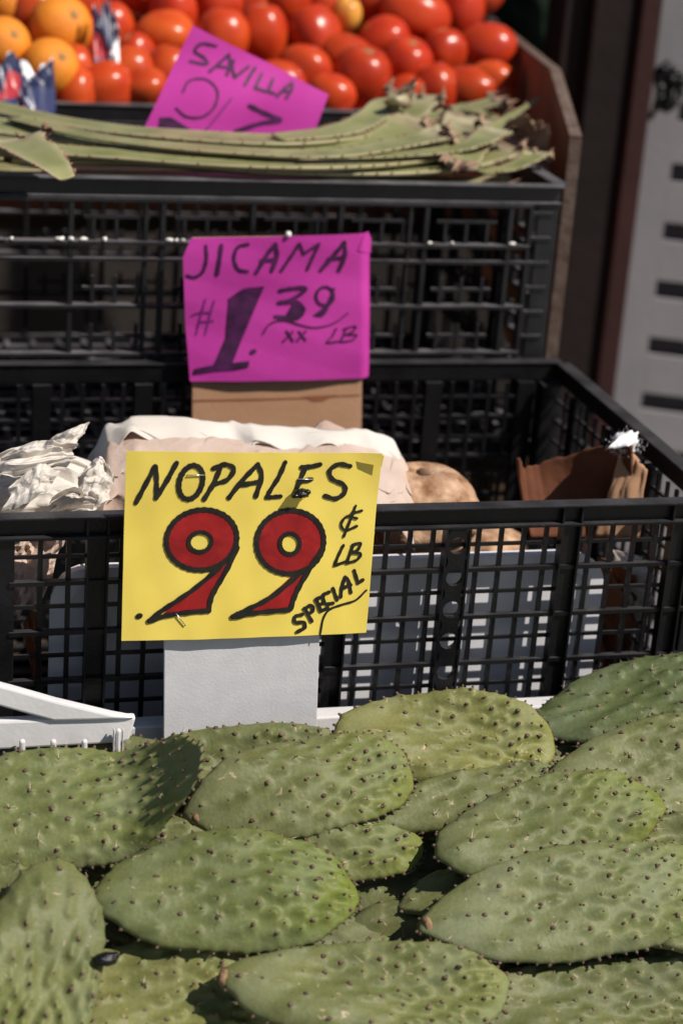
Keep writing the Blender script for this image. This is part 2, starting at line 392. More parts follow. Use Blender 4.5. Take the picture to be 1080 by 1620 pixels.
crate2 = lattice_crate('plastic_crate', 'black ledged plastic crate holding long aloe leaves, behind the magenta jicama sign', (-.0103, .41, 1.223), .60, .39, C2H, 2, M['black_plastic_lit_tops'], 'black plastic crates')

# ================================================================== TOMATO BOX
XP = .051
PHI = math.radians(12); PF = np.array([XP, .62, 0]); PNn = np.array([math.cos(PHI), -math.sin(PHI), 0]); PA = np.array([math.sin(PHI), math.cos(PHI), 0])
def onpanel(x, y): p = on(x, y, PF, PNn); return float((p-PF)@PA), float(p[2])
pp = [onpanel(860, 590), onpanel(903, 220), onpanel(870, 112), onpanel(768, 30)]
y0 = (pp[0][0]+pp[1][0])/2
prof = [(y0, .955), (y0, pp[1][1]), pp[2], pp[3], (pp[3][0]+.12, pp[3][1]+.02), (pp[3][0]+.12, .955)]
def panelmap(mb): mb.v = [tuple(PF+PNn*p[0]+PA*p[1]+np.array([0, 0, p[2]])) for p in mb.v]; return mb
tb = empty('tomato_box', 'brown cardboard box with slanted side heaped with tomatoes', 'box', (-.3, 1.0, 1.096))
off = np.array([-.3, 1.0, 1.096])
def tb_part(name, mb, mt): mb.v = [tuple(np.array(p)-off) for p in mb.v]; return mb.build(name, mt, tb, fix=True)
sp = panelmap(MB().prism([(a, b) for a, b in prof], 0, 0, .010)); bevel(tb_part('side_panel', sp, 'cardboard_dark'), .002)
# raw corrugated edge strip along the sloping top of the panel
ed = MB()
for a, b in zip(prof[0:4], prof[1:5]):
    d = np.array(b)-np.array(a); nrm = np.array([-d[1], d[0]])/np.linalg.norm(d)
    if nrm[1] < 0 and abs(nrm[0]) < .99: nrm = -nrm
    if abs(d[0]) < 1e-6: nrm = np.array([-1., 0])
    pa, pb = np.array(a)+nrm*.0006, np.array(b)+nrm*.0006
    q = [(-.0016, pa), (.0118, pa)]
    V = [(-.0012, *pa), (.0112, *pa), (.0112, *pb), (-.0012, *pb)]
    V += [(v[0], v[1]+nrm[0]*.0022, v[2]+nrm[1]*.0022) for v in V]
    ed.add(V, [(0, 3, 2, 1), (4, 5, 6, 7), (0, 1, 5, 4), (1, 2, 6, 5), (2, 3, 7, 6), (3, 0, 4, 7)])
tb_part('raw_edge', panelmap(ed), 'card_edge')
tb_part('front_panel', MB().box((-.76, .822, 1.096), (XP-.001, .829, 1.205)), 'cardboard_dark')
tb_part('back_panel', MB().box((-.76, 1.292, 1.096), (XP-.001, 1.299, 1.40)), 'cardboard_dark')
tb_part('side_panel', MB().box((-.772, .822, 1.096), (-.7615, 1.30, 1.36)), 'cardboard_dark')
tb_part('floor', MB().box((-.76, .83, 1.0965), (XP-.001, 1.291, 1.102)), 'cardboard')

# tomatoes and oranges ------------------------------------------------
def tomato_mesh(name, lobes, L, seed):
    nu, nv = 36, 24; mb = MB(); V = []; F = []; rg = random.Random(seed); ph = rg.uniform(0, 6)
    for i in range(nv+1):
        t = math.pi*i/nv
        for j in range(nu):
            p = 2*math.pi*j/nu
            lob = 1+lobes*math.cos(5*p+ph)*math.sin(t)**1.5+lobes*.7*math.cos(3*p+2*ph)*math.sin(t)**2
            rr = math.sin(t)*lob; z = math.cos(t)
            dimple = .16*math.exp(-((t)/.30)**2); nip = .05*math.exp(-((math.pi-t)/.2)**2)
            sh = 1+.09*z
            V.append((rr*sh, 0, z)); V[-1] = (rr*sh*math.cos(p), rr*sh*math.sin(p), (z-dimple-nip*0)*L)
    for i in range(nv):
        for j in range(nu):
            F.append((i*nu+j, (i+1)*nu+j, (i+1)*nu+(j+1) % nu, i*nu+(j+1) % nu))
    mb.add(V, F, True); me = mb.mesh(name); me.materials.append(M['tomato']); return me
TM = [tomato_mesh('tomato', .02, 1.22, 1), tomato_mesh('tomato', .035, 1.12, 2), tomato_mesh('tomato', .025, 1.36, 3)]
sm = MB()
for k in range(5):
    a = 2*math.pi*k/5; sm.cone((.10*math.cos(a), .10*math.sin(a), 0), (.24*math.cos(a+.2), .24*math.sin(a+.2), .05), .05, 4)
sm.blob((0, 0, .0), (.11, .11, .07), 7, 4)
SM = sm.mesh('stem_scar'); SM.materials.append(M['stem'])
PILE0 = np.array([-.3, .855, 1.238]); sl = math.radians(27); PN = np.array([0, -math.sin(sl), math.cos(sl)])
def put_fruit(me, name, label, cat, group, c, r, col, rot, stem_z=None):
    o = bpy.data.objects.new(name, me); COL.objects.link(o); o.location = c; o.rotation_euler = rot; o.scale = (r, r, r); o.color = (*col, 1)
    tag(o, label, cat, group)
    if stem_z is not None:
        s = bpy.data.objects.new('stem_scar', SM); COL.objects.link(s); s.parent = o; s.location = (0, 0, stem_z)
    return o
tom = [  # px, py, half size px, tone (0 red .. 1 orange), elongation direction
 (178, 45, 33, .35, 0), (165, 142, 40, .45, 90), (218, 88, 27, .35, 0), (200, 112, 34, .6, 80), (262, 60, 40, .75, 60), (275, 22, 34, .2, 0), (265, 118, 36, .5, 10),
 (345, 12, 38, .2, 0), (415, 58, 36, .3, 10), (352, 62, 38, .45, 0), (482, 110, 36, .35, 100), (500, 62, 38, .3, 0), (570, 128, 43, .3, 20), (606, 68, 37, .2, 90), (656, 24, 40, .3, 70),
 (640, 108, 38, .25, 30), (702, 84, 33, .28, 8), (726, 18, 36, .15, 40), (771, 76, 36, .25, 60), (778, 130, 32, .5, 110), (742, 142, 33, .4, 80), (690, 142, 33, .3, 20), (820, 166, 22, .35, 40),
 (452, 8, 36, .3, 0), (515, 8, 34, .4, 0), (598, 2, 38, .2, 60), (548, 92, 34, .35, 50), (50, 22, 40, .6, 30), (230, 140, 30, .5, 60), (120, 150, 30, .6, 0), (40, 150, 30, .6, 90), (400, 8, 34, .3, 20), (440, 130, 32, .35, 90), (525, 150, 30, .35, 70), (640, 150, 28, .35, 80), (130, 5, 34, .4, 40), (690, -25, 38, .25, 20), (300, -30, 36, .3, 40), (220, -20, 36, .4, 70), (540, -40, 38, .3, 0), (620, -50, 38, .3, 60), (460, -45, 38, .3, 20), (380, -45, 36, .3, 80), (768, -20, 34, .3, 0), (740, -60, 36, .3, 60), (120, 112, 32, .55, 20), (130, 60, 30, .4, 0)]
wh = ['beside the oranges', 'in the middle of the heap', 'near the slanted box side']
TL = []
for i, (x, y, rp, tone, ang) in enumerate(tom):
    lift = random.uniform(-.004, .010)
    P = on(x, y, PILE0+PN*lift, PN); r = rp*1.12/FPX*float((P-CAM)@FW)
    r = min(max(r, .021), .038)
    col = np.array([.43, .018, .009])*(1-tone)+np.array([.58, .085, .014])*tone
    col = col*random.uniform(.9, 1.08)
    lim = XP+(P[1]-.62)*math.tan(PHI)-r*1.1-.004
    if P[0] > lim: P[0] = lim
    where = 0 if x < 290 else (1 if x < 620 else 2)
    a = math.radians(ang); rot = (random.uniform(-.5, .5)+math.radians(90) if ang > 45 else random.uniform(-.5, .3), random.uniform(-.4, .4), random.uniform(0, 6.28) if ang <= 45 else math.radians(90)+random.uniform(-.4, .4))
    o = put_fruit(TM[i % 3], 'tomato', '', 'tomato', 'tomatoes heaped in the cardboard box', P, r, col, rot, [1.22, 1.12, 1.36][i % 3]*.85)
    TL.append((o, x, y, tone))
P = on(546, 26, PILE0+PN*.012, PN)
yel = put_fruit(TM[2], 'tomato', 'small pale yellow unripe tomato among the red ones', 'tomato', 'tomatoes heaped in the cardboard box', P, .0185, (.74, .30, .060), (.4, .2, 0), 1.15)
# hidden bed of fruit under the visible layer
nb = 0
for i in range(11):
    for j in range(4):
        x = -.71+i*.068+(j % 2)*.03; y = .865+j*.073
        if x > XP-.04: continue
        z = PILE0[2]+(y-PILE0[1])*math.tan(sl)-.058
        if z < 1.135: z = 1.135
        o = put_fruit(TM[(i+j) % 3], 'tomato', 'red tomato buried in the second layer of the heap', 'tomato', 'tomatoes heaped in the cardboard box', (x, y, z), .030, (.55, .045, .012), (random.uniform(0, 6), random.uniform(0, 6), 0)); nb += 1
def orange_mesh():
    nu, nv = 40, 28; V = []; F = []
    for i in range(nv+1):
        t = math.pi*i/nv
        for j in range(nu):
            p = 2*math.pi*j/nu; d = .10*math.exp(-(t/.16)**2)
            V.append((math.sin(t)*math.cos(p), math.sin(t)*math.sin(p), .95*(math.cos(t)-d)))
    for i in range(nv):
        for j in range(nu): F.append((i*nu+j, (i+1)*nu+j, (i+1)*nu+(j+1) % nu, i*nu+(j+1) % nu))
    me = MB().add(V, F, True).mesh('orange'); me.materials.append(M['orange_peel']); return me
OM = orange_mesh()
for x, y, rp, lab, lift in ((97, 42, 50, 'large orange on top of the heap with a bright glint', .022), (80, 106, 46, 'orange in front of and below the large top orange', .026), (6, 70, 44, 'orange cut by the left edge above the blue wrapper', .03), (18, 6, 42, 'orange at the top left corner behind the others', .01)):
    P = on(x, y, PILE0+PN*lift, PN); r = rp/FPX*float((P-CAM)@FW)
    put_fruit(OM, 'orange', lab, 'orange', 'oranges beside the tomatoes', P, r, (.80, .27, .022), (.9, .6, 0), .88)
# labels for tomatoes: order and neighbours
for k, (o, x, y, tone) in enumerate(TL):
    tint = 'deep red' if tone < .26 else ('red' if tone < .42 else ('orange red' if tone < .58 else 'orange tinted'))
    row = 'front row above the aloe leaves' if y > 118 else ('second row' if y > 85 else ('third row' if y > 48 else ('fourth row' if y > 0 else 'rearmost rows at the top edge')))
    seen = sorted([q for q in TL if (q[2] > 118) == (y > 118) and (85 < q[2] <= 118) == (85 < y <= 118) and (48 < q[2] <= 85) == (48 < y <= 85) and (0 < q[2] <= 48) == (0 < y <= 48)], key=lambda q: q[1])
    idx = [q[0].name for q in seen].index(o.name)
    ordn = ['leftmost', 'second from left', 'third from left', 'fourth from left', 'fifth from left', 'sixth from left', 'seventh from left', 'eighth from left', 'ninth from left', 'tenth from left', 'eleventh from left', 'twelfth from left', 'thirteenth from left', 'fourteenth from left'][min(idx, 13)]
    if idx == len(seen)-1: ordn = 'rightmost'
    o['label'] = '%s plum tomato, %s in the %s' % (tint, ordn, row)

# ================================================================== CRUMPLED SHEETS
def folds(u, v, seed, amp, n=7, k0=2.0, k1=9.0):
    rg = np.random.default_rng(seed); h = np.zeros_like(u)
    for i in range(n):
        a = rg.uniform(0, math.pi); k = k0*(k1/k0)**(i/max(1, n-1)); ph = rg.uniform(0, 1)
        s = (u*math.cos(a)+v*math.sin(a)+.10*np.sin(3*u+5*v+i))*k+ph
        tri = np.abs((s % 1.0)*2-1); h += (tri-.5)*amp*(k0/k)**1.25*rg.uniform(.6, 1.3)
    return h
def sheet(name, fn, nu, nv, mt, parent=None, thick=.0006, smooth=False, loc=None):
    """fn(u,v)->(N,3) array on a unit grid"""
    u, v = np.meshgrid(np.linspace(0, 1, nu), np.linspace(0, 1, nv), indexing='ij')
    P = fn(u.ravel(), v.ravel())
    if loc is not None: P = P-np.array(loc)
    F = [(i*nv+j, (i+1)*nv+j, (i+1)*nv+j+1, i*nv+j+1) for i in range(nu-1) for j in range(nv-1)]
    o = MB().add(P, F, smooth).build(name, mt, parent, loc)
    if thick:
        s = o.modifiers.new('solidify', 'SOLIDIFY'); s.thickness = thick; s.offset = 0
    return o
def bil(c):
    c = [np.array(p, float) for p in c]
    return lambda u, v: (c[0][None]*((1-u)*(1-v))[:, None]+c[1][None]*(u*(1-v))[:, None]+c[2][None]*(u*v)[:, None]+c[3][None]*((1-u)*v)[:, None])

# --- white tub in the jicama crate
TX0, TX1, TY0, TY1, TZ0, TZ1 = -.545, -.088, .034, .098, .80, .992
TY0, TY1 = .0235, .042; TB = 1.05-C1H+.0085
tub = empty('white_tray', 'white plastic tray standing inside the crate, striped by the mesh shadow', 'tray', (-.33, .033, TB))
def rrect(x0, x1, y0, y1, r, k=6):
    out = []
    for cx, cy, a0 in ((x1-r, y0+r, -90), (x1-r, y1-r, 0), (x0+r, y1-r, 90), (x0+r, y0+r, 180)):
        for i in range(k+1):
            a = math.radians(a0+90*i/k); out.append((cx+r*math.cos(a), cy+r*math.sin(a)))
    return out
rel = lambda pts: [(x+.33, z-TB) for x, z in pts]
bevel(MB().prism(rel(rrect(TX0, TX1, TB, TZ1, .028)), 1, TY0+.003-.033, TY1-.033).build('shell', 'tub_plastic', tub, fix=True), .002, 2)
V = []; o_ = rel(rrect(TX0-.003, TX1+.003, TB, TZ1+.0025, .030)); i_ = rel(rrect(TX0+.012, TX1-.012, TB+.012, TZ1-.012, .02)); n = len(o_)
for y_ in (TY0-.033, TY0+.0028-.033): V += [(x, y_, z) for x, z in o_]+[(x, y_, z) for x, z in i_]
F = []
for i in range(n):
    j = (i+1) % n; F += [(i, j, n+j, n+i), (2*n+j, 2*n+i, 3*n+i, 3*n+j), (j, i, 2*n+i, 2*n+j), (n+i, n+j, 3*n+j, 3*n+i)]
MB().add(V, F).build('raised_rim', 'tub_plastic', tub, fix=True)

# --- jicama tubers
def tuber(cx, cy, z, r, seed, label):
    rg = np.random.default_rng(seed); nu, nv = 44, 30; V = []; F = []
    ph = rg.uniform(0, 6, 6)
    for i in range(nv+1):
        t = math.pi*i/nv
        for j in range(nu):
            p = 2*math.pi*j/nu
            rr = 1+.07*math.cos(4*p+ph[0])*math.sin(t)**2+.05*math.cos(2*p+ph[1])+.04*math.sin(7*p+3*t+ph[2])*math.sin(t)+.035*math.sin(6*t+2*p+ph[3])+.02*math.sin(11*p-5*t+ph[4])*math.sin(t)+.015*math.sin(13*t+4*p+ph[5])
            dz = .22*math.exp(-(t/.28)**2)
            V.append((r*rr*math.sin(t)*math.cos(p), r*rr*math.sin(t)*math.sin(p), r*.78*(math.cos(t)-dz)))
    for i in range(nv):
        for j in range(nu): F.append((i*nu+j, (i+1)*nu+j, (i+1)*nu+(j+1) % nu, i*nu+(j+1) % nu))
    o = MB().add(V, F, True).build('jicama', 'jicama_skin', None, (cx, cy, z)); tag(o, label, 'jicama', 'jicama tubers in the black crate')
    s = MB().blob((0, 0, r*.62), (r*.13, r*.13, r*.10), 8, 5, .2).build('root_stub', 'dry_leaf', o); return o
P = atY(665, 805, .14); tuber(P[0], P[1], P[2], .052, 1, 'knobbly tan jicama at the right end of the paper')
P = atY(590, 840, .17); tuber(P[0], P[1], P[2], .050, 2, 'jicama half hidden by the yellow sign and paper')
P = atY(760, 850, .22); tuber(P[0], P[1], P[2]-.02, .045, 3, 'shadowed jicama at the back near the torn cardboard')
# --- beige paper wrap: a long crumpled sheet humped over the tubers
TOPC = [(140, 760), (152, 722), (172, 686), (212, 670), (300, 672), (368, 683), (402, 680), (470, 688), (540, 690), (590, 693), (632, 708), (652, 745)]
def topcurve(u, yv, dy=0.0):
    T = np.array([atY(x, y+dy, yv) for x, y in TOPC]); sx = np.linspace(0, 1, len(TOPC))
    return np.stack([np.interp(u, sx, T[:, k]) for k in range(3)], -1)
def wrap_fn(u, v):
    T = topcurve(u, .165, 6); Bt = topcurve(u, .05); Bt[:, 2] = 1.008; Bt[:, 1] = .05
    s_ = np.sin(v*math.pi/2)
    P = Bt.copy(); P[:, 0] = Bt[:, 0]*(1-v)+T[:, 0]*v; P[:, 1] = .05+(T[:, 1]-.05)*v**1.4; P[:, 2] = 1.008+(T[:, 2]-1.008)*s_
    h = folds(u*2.4, v*.9, 11, .030, 8, 1.3, 8); P[:, 1] += h*.9; P[:, 2] += h*.28*np.clip(1.6-v, 0, 1)
    return P
tag(sheet('wrapping_paper', wrap_fn, 130, 50, 'beige_paper', None, .0005, True, (-.39, .14, 1.0)), 'crumpled beige paper wrap humped behind the yellow sign', 'paper', 'crumpled papers')
def lip_fn(u, v):
    P = topcurve(u, .150, 0); h = folds(u*3.0, v*.5, 23, .012, 7, 1.6, 8)
    dr = .010+.008*np.sin(u*17)+.006*np.sin(u*41+1)
    P[:, 2] += -(dr+.006)*(1-v)+h*.2; P[:, 1] += h*.6-.012*(1-v)+.02*(v**3)
    return P
tag(sheet('wrapping_paper', lip_fn, 140, 24, 'white_paper', None, .0005, True, (-.36, .2, 1.05)), 'thin white paper edge curling above the beige wrap', 'paper', 'crumpled papers')
# --- white crumpled sheets at the left
def crump(corners, seed, amp, nrm, k1=9):
    b = bil(corners); nrm = np.array(nrm, float); nrm /= np.linalg.norm(nrm)
    def fn(u, v):
        h = folds(u*1.4, v*1.1, seed, amp, 8, 1.5, k1); cen = np.sin(u*math.pi)*np.sin(v*math.pi)
        return b(u, v)+nrm[None]*(h+cen*amp*1.2)[:, None]
    return fn
def Q(*pts): return [atY(*p) for p in pts]
WP = 'white_paper'
def pleat(corners, seed, amp, nrm, ku=5, bow=.01):
    b = bil(corners); nrm = np.array(nrm, float); nrm /= np.linalg.norm(nrm); rg = np.random.default_rng(seed); ph = rg.uniform(0, 1, 4)
    def fn(u, v):
        s1 = np.abs(((v*ku*.6+.25*u+.08*np.sin(u*5+seed)+ph[0]) % 1)*2-1); s2 = np.abs(((v*ku*1.3-.5*u+ph[1]) % 1)*2-1)
        h = (s1-.5)*amp+(s2-.5)*amp*.4+folds(u, v, seed+3, amp*.9, 7, 1.2, 7)
        rag = folds(u, v, seed+9, 1.0, 6, 1.3, 8)
        u2 = u+.10*(u-.5)*np.sin(v*9+seed)+.05*rag; v2 = v+.12*(v-.5)*np.sin(u*7+seed*2)-.28*(2*u-1)**2*(v > .5)*(v-.5)*2+.06*rag
        return b(u2, v2)+nrm[None]*(h+bow*np.sin(u*math.pi)*np.sin(v*math.pi))[:, None]
    return fn
heap = [  # px corners (bottom left, bottom right, top right, top left), seed, amplitude, pleats, label
 (Q((-40, 850, .06), (150, 850, .06), (182, 722, .14), (-40, 694, .15)), 5, .012, 4, 'large white crumpled paper spilling over the crate rim at left', WP),
 (Q((60, 706, .10), (112, 712, .09), (150, 666, .11), (118, 674, .12)), 8, .004, 2, 'pointed white paper fold sticking up above the crumpled heap', WP),
 (Q((-20, 752, .045), (112, 738, .05), (120, 690, .085), (10, 706, .09)), 12, .009, 5, 'pleated white paper layer on top of the crumpled heap', WP),
 (Q((6, 808, .026), (78, 782, .03), (100, 726, .055), (26, 742, .055)), 15, .005, 3, 'small white paper flap hanging in front of the crumpled heap', WP),
 (Q((70, 830, .03), (140, 828, .03), (160, 772, .045), (88, 776, .045)), 19, .012, 4, 'creased cream paper tucked beside the white heap', WP),
 (Q((118, 800, .045), (175, 800, .05), (182, 728, .075), (130, 722, .07)), 21, .009, 3, 'rounded white paper fold at the right end of the crumpled heap', WP)]
for c_, sd_, am, ku, lab, mt_ in heap:
    tag(sheet('crumpled_paper', pleat(c_, sd_, am, (0, -.8, .6), ku), 72, 60, mt_, None, .0003, False, c_[0]), lab, 'paper', 'crumpled papers')
tag(sheet('crumpled_paper', crump(Q((-30, 1000, .03), (60, 960, .035), (110, 850, .045), (-30, 845, .045)), 31, .014, (0, -1, .2), 7), 34, 34, 'beige_paper', None, .0005, False, (-.58, .035, 1.0)), 'tan paper seen through the crate mesh at the left edge', 'paper', 'crumpled papers')
tag(sheet('crumpled_paper', crump(Q((52, 1075, .034), (66, 1075, .034), (65, 955, .028), (36, 985, .03)), 33, .006, (0, -1, .2), 5), 16, 20, 'cardboard_dark', None, .0005, False, (-.56, .03, .95)), 'narrow brown paper scrap hanging behind the crate mesh at left', 'paper', 'crumpled papers')
# --- torn cardboard at the right of the crate
def torn_fn(u, v):
    pl = [(806, 712), (826, 742), (862, 738), (915, 722), (962, 700), (985, 694)]
    tops = np.array([atY(x, y, .15-.01*i) for i, (x, y) in enumerate(pl)])
    s = np.linspace(0, 1, len(pl)); T = np.stack([np.interp(u, s, tops[:, k]) for k in range(3)], -1)
    T[:, 2] += .0010*np.sin(u*31)+.0006*np.sin(u*77+1)
    bot = np.array([atY(x, 850, .10) for x, y in [(838, 0), (845, 0), (880, 0), (930, 0), (975, 0), (1010, 0)]])
    Bm = np.stack([np.interp(u, s, bot[:, k]) for k in range(3)], -1)
    P = Bm*(1-v)[:, None]+T*v[:, None]; P[:, 1] += .03*np.sin(u*math.pi)*v-.02*v**2
    P[:, 1] += folds(u, v, 44, .002, 4, 1, 3)
    return P
tc_ = empty('torn_cardboard', 'curled brown torn cardboard with white fluff on its corner', 'cardboard', (-.07, .13, 1.0))
o = sheet('flap', torn_fn, 60, 24, 'kraft_dark', tc_, .0035, True); o.location = (.07, -.13, -1.0)
cf = sheet('corner_fold', crump(Q((986, 700, .097), (1022, 742, .09), (1008, 850, .085), (940, 850, .095)), 51, .002, (-1, -.5, .2), 3), 20, 20, 'cardboard', tc_, .003, True); cf.location = (.07, -.13, -1.0)
fz = MB(); c = atY(988, 700, .095); pass
for k in range(420):
    b_ = c+np.array([random.gauss(0, .0062), random.gauss(0, .005), random.gauss(-.003, .0042)]); d = np.array([random.gauss(.1, .6), random.gauss(-.2, .6), random.gauss(.9, .5)]); d /= np.linalg.norm(d)
    fz.cone(b_, b_+d*random.uniform(.0015, .0055), .00022, 3)
tr_ = sheet('torn_shred', crump(Q((964, 706, .088), (1003, 716, .088), (1006, 690, .110), (976, 684, .112)), 57, .007, (.4, -.6, .7), 6), 16, 13, 'fuzz', tc_, .0004, True); tr_.location = (.07, -.13, -1.0)
f_ = fz.build('fluff', 'fuzz', tc_); f_.location = (.07, -.13, -1.0); f_['kind'] = 'stuff'
tag(sheet('torn_paper', crump(Q((948, 1062, .05), (992, 1030, .05), (1000, 905, .05), (945, 880, .05)), 61, .012, (.2, -1, .1), 6), 26, 34, 'cardboard_dark', None, .0006, False, (-.07, .05, .95)), 'torn brown paper hanging in the crate right of the white tub', 'paper', 'crumpled papers')
tag(sheet('torn_paper', crump(Q((985, 1000, .045), (1022, 960, .05), (1012, 880, .06), (975, 872, .06)), 63, .014, (.4, -1, .1), 7), 24, 26, WP, None, .0006, False, (-.05, .05, .97)), 'silvery white paper scrap behind the mesh at the crate corner', 'paper', 'crumpled papers')

# ================================================================== SIGNS
class Sign:
    def __init__(s, P, nrm, root, off, zoom, bend):
        s.P = np.array(P, float); s.n = np.array(nrm, float); s.n /= np.linalg.norm(s.n); s.root = root; s.off = np.array(off); s.zoom = zoom; s.bend = bend; s.k = 0
    def px(s, X, Yz):
        x0, y0, sc = s.zoom; return x0+X/sc, y0+Yz/sc
    def at(s, x, y, lift=0.0):
        return on(x, y, s.P, s.n)+s.n*(lift+s.bend(x, y))-s.off
    def ribbon(s, strokes, wpx, mt, name='letter', lift=.0006, taper=.0):
        mb = MB(); x0, y0, sc = s.zoom
        for stroke in strokes:
            s.k += 1; lf = lift+(s.k % 40)*.00001
            pts = smooth_path(stroke, 9) if len(stroke) > 2 else smooth_path(stroke, 10)
            n = len(pts); Lp = []; Rp = []
            ph = random.uniform(0, 6)
            for i, p in enumerate(pts):
                d = pts[min(i+1, n-1)]-pts[max(i-1, 0)]; d = d/(np.linalg.norm(d)+1e-9); q = np.array([-d[1], d[0]])
                hw = wpx/2*(1+.10*math.sin(i*.9+ph)+.06*random.uniform(-1, 1))*(1-taper*abs(i/(n-1)-.4))
                Lp.append(p+q*hw); Rp.append(p-q*hw)
            poly = []
            for (c, dirv, side) in ((pts[-1], pts[-1]-pts[-2], Lp[-1]), (pts[0], pts[0]-pts[1], Rp[0])):
                dirv = dirv/(np.linalg.norm(dirv)+1e-9); a0 = math.atan2(side[1]-c[1], side[0]-c[0]); rr = np.linalg.norm(side-c)
                poly.append([c+rr*np.array([math.cos(a0-math.pi*k/5), math.sin(a0-math.pi*k/5)]) for k in range(1, 5)])
            loop = Lp+poly[0]+Rp[::-1]+poly[1]
            V = [s.at(*s.px(*p), lf) for p in Lp]+[s.at(*s.px(*p), lf) for p in Rp]
            mb.add(V, [(i, i+1, n+i+1, n+i) for i in range(n-1)])
            for cap, e0, e1 in ((poly[0], Lp[-1], Rp[-1]), (poly[1], Rp[0], Lp[0])):
                ring = [e0]+cap+[e1]; mb.add([s.at(*s.px(*p), lf) for p in ring], [tuple(range(len(ring)))])
        o = mb.build(name, mt, s.root); return o
    def fill(s, poly, mt, name, lift=.0003):
        # triangle-fan free: ear clipping through bmesh
        bm = bmesh.new(); vs_ = [bm.verts.new((p[0], p[1], 0)) for p in poly]; f = bm.faces.new(vs_)
        bmesh.ops.triangulate(bm, faces=[f]); bmesh.ops.subdivide_edges(bm, edges=bm.edges, cuts=5, use_grid_fill=True)
        for v_ in bm.verts: v_.co = Vector(s.at(*s.px(v_.co.x, v_.co.y), lift))
        me = bpy.data.meshes.new(name); bm.to_mesh(me); bm.free(); me.materials.append(M[mt])
        o = bpy.data.objects.new(name, me); COL.objects.link(o); o.parent = s.root; return o
    def ringfill(s, c, r0, r1, tilt, mt, name, lift=.0003, N=48):
        mb = MB(); V = []; RR = 9
        for k in range(RR):
            cx, cy, rx, ry = [r0[q]+(r1[q]-r0[q])*k/(RR-1) for q in range(4)]
            for i in range(N):
                a = 2*math.pi*i/N; x = rx*math.cos(a); y = ry*math.sin(a)
                V.append(s.at(*s.px(cx+x*math.cos(tilt)-y*math.sin(tilt), cy+x*math.sin(tilt)+y*math.cos(tilt)), lift))
        mb.add(V, [(k*N+i, k*N+(i+1) % N, (k+1)*N+(i+1) % N, (k+1)*N+i) for k in range(RR-1) for i in range(N)]); return mb.build(name, mt, s.root)
    def paper(s, corners, mt, name='paper', nu=40, nv=30, thick=.0003, lift=0.0, jag=.0, warp=None):
        tl, tr, br, bl = [np.array(c, float) for c in corners]; P = []
        for i in range(nu):
            for j in range(nv):
                u = i/(nu-1); v = j/(nv-1); p = (tl*(1-u)+tr*u)*(1-v)+(bl*(1-u)+br*u)*v
                if jag and (j in (0, nv-1)): p = p+np.array([0, random.uniform(-jag, jag)])
                if warp: p = warp(p, u, v)
                P.append(s.at(p[0], p[1], lift))
        F = [(i*nv+j, i*nv+j+1, (i+1)*nv+j+1, (i+1)*nv+j) for i in range(nu-1) for j in range(nv-1)]
        o = MB().add(P, F, True).build(name, mt, s.root); so_ = o.modifiers.new('solidify', 'SOLIDIFY'); so_.thickness = thick; so_.offset = -1; es = o.modifiers.new('split', 'EDGE_SPLIT'); es.split_angle = math.radians(40)
        return o
def ell(cx, cy, rx, ry, tilt=0.0, a0=0, a1=360, n=14):
    out = []
    for i in range(n+1):
        a = math.radians(a0+(a1-a0)*i/n); x = rx*math.cos(a); y = ry*math.sin(a)
        out.append((cx+x*math.cos(tilt)-y*math.sin(tilt), cy+x*math.sin(tilt)+y*math.cos(tilt)))
    return out
# ---- yellow NOPALES sign
YS = -.050
base = atY(382, 1165, YS)
ys = empty('price_sign', 'yellow paper NOPALES .99 sign on a white card stuck in the cactus pads', 'sign', base, 'price signs')
S1 = Sign((0, YS, 1.0), (0, -1, .06), ys, base, (180, 700, 1080/440), lambda x, y: .0016*math.sin((x-200)/400*math.pi*1.3)+.003*max(0, (x-540)/60)**2*.6*max(0, (780-y)/60 if y < 780 else 0)+.0012*math.sin(y/75)+.0006*abs(((x*.006+y*.011) % 1)*2-1)+.0005*abs(((x*.013-y*.004) % 1)*2-1))
nl = S1.paper([(200, 713), (604, 717), (579, 1001), (192, 1013)], 'yellow_paper', jag=.0)
# curled top-right corner
S1.fill([(968, 36), (1042, 44), (1034, 90), (972, 70)], 'yellow_paper', 'curled_corner', .004)
cardS = Sign((0, YS+.004, 1.0), (0, -1, .06), ys, base, (0, 0, 1), lambda x, y: 0)
cs = MB(); cc = [cardS.at(*p) for p in ((262, 720), (514, 720), (499, 1215), (259, 1215))]; bk = [p+np.array([0, .004, 0]) for p in cc]
cs.add(cc+bk, [(0, 3, 2, 1), (4, 5, 6, 7), (0, 1, 5, 4), (1, 2, 6, 5), (2, 3, 7, 6), (3, 0, 4, 7)]); bevel(cs.build('support_card', 'card_white', ys, fix=True), .0006)
WS = 19; K = 'ink_black'
S1.ribbon([[(86, 235), (122, 165), (160, 92)], [(162, 92), (166, 152), (164, 214)], [(164, 214), (205, 148), (243, 77)]], WS, K)
S1.ribbon([ell(298, 152, 44, 68, .28, -80, 285)], WS+2, K)
S1.ribbon([[(412, 98), (385, 160), (350, 218)], [(385, 98), (430, 82), (464, 100), (440, 142), (388, 160)]], WS, K)
S1.ribbon([[(446, 212), (500, 142), (556, 84)], [(558, 82), (572, 130), (550, 206)], [(492, 162), (566, 150)]], WS, K)
S1.ribbon([[(664, 74), (640, 130), (606, 185), (592, 212)], [(592, 212), (618, 210), (646, 208)]], WS-2, K)
S1.ribbon([[(742, 96), (720, 150), (698, 206)], [(728, 94), (765, 92), (800, 84)], [(718, 152), (768, 142)], [(698, 206), (748, 194)]], WS, K)
S1.ribbon([[(918, 92), (872, 84), (838, 108), (848, 142), (892, 164), (896, 194), (862, 218), (820, 208)]], WS-1, K)
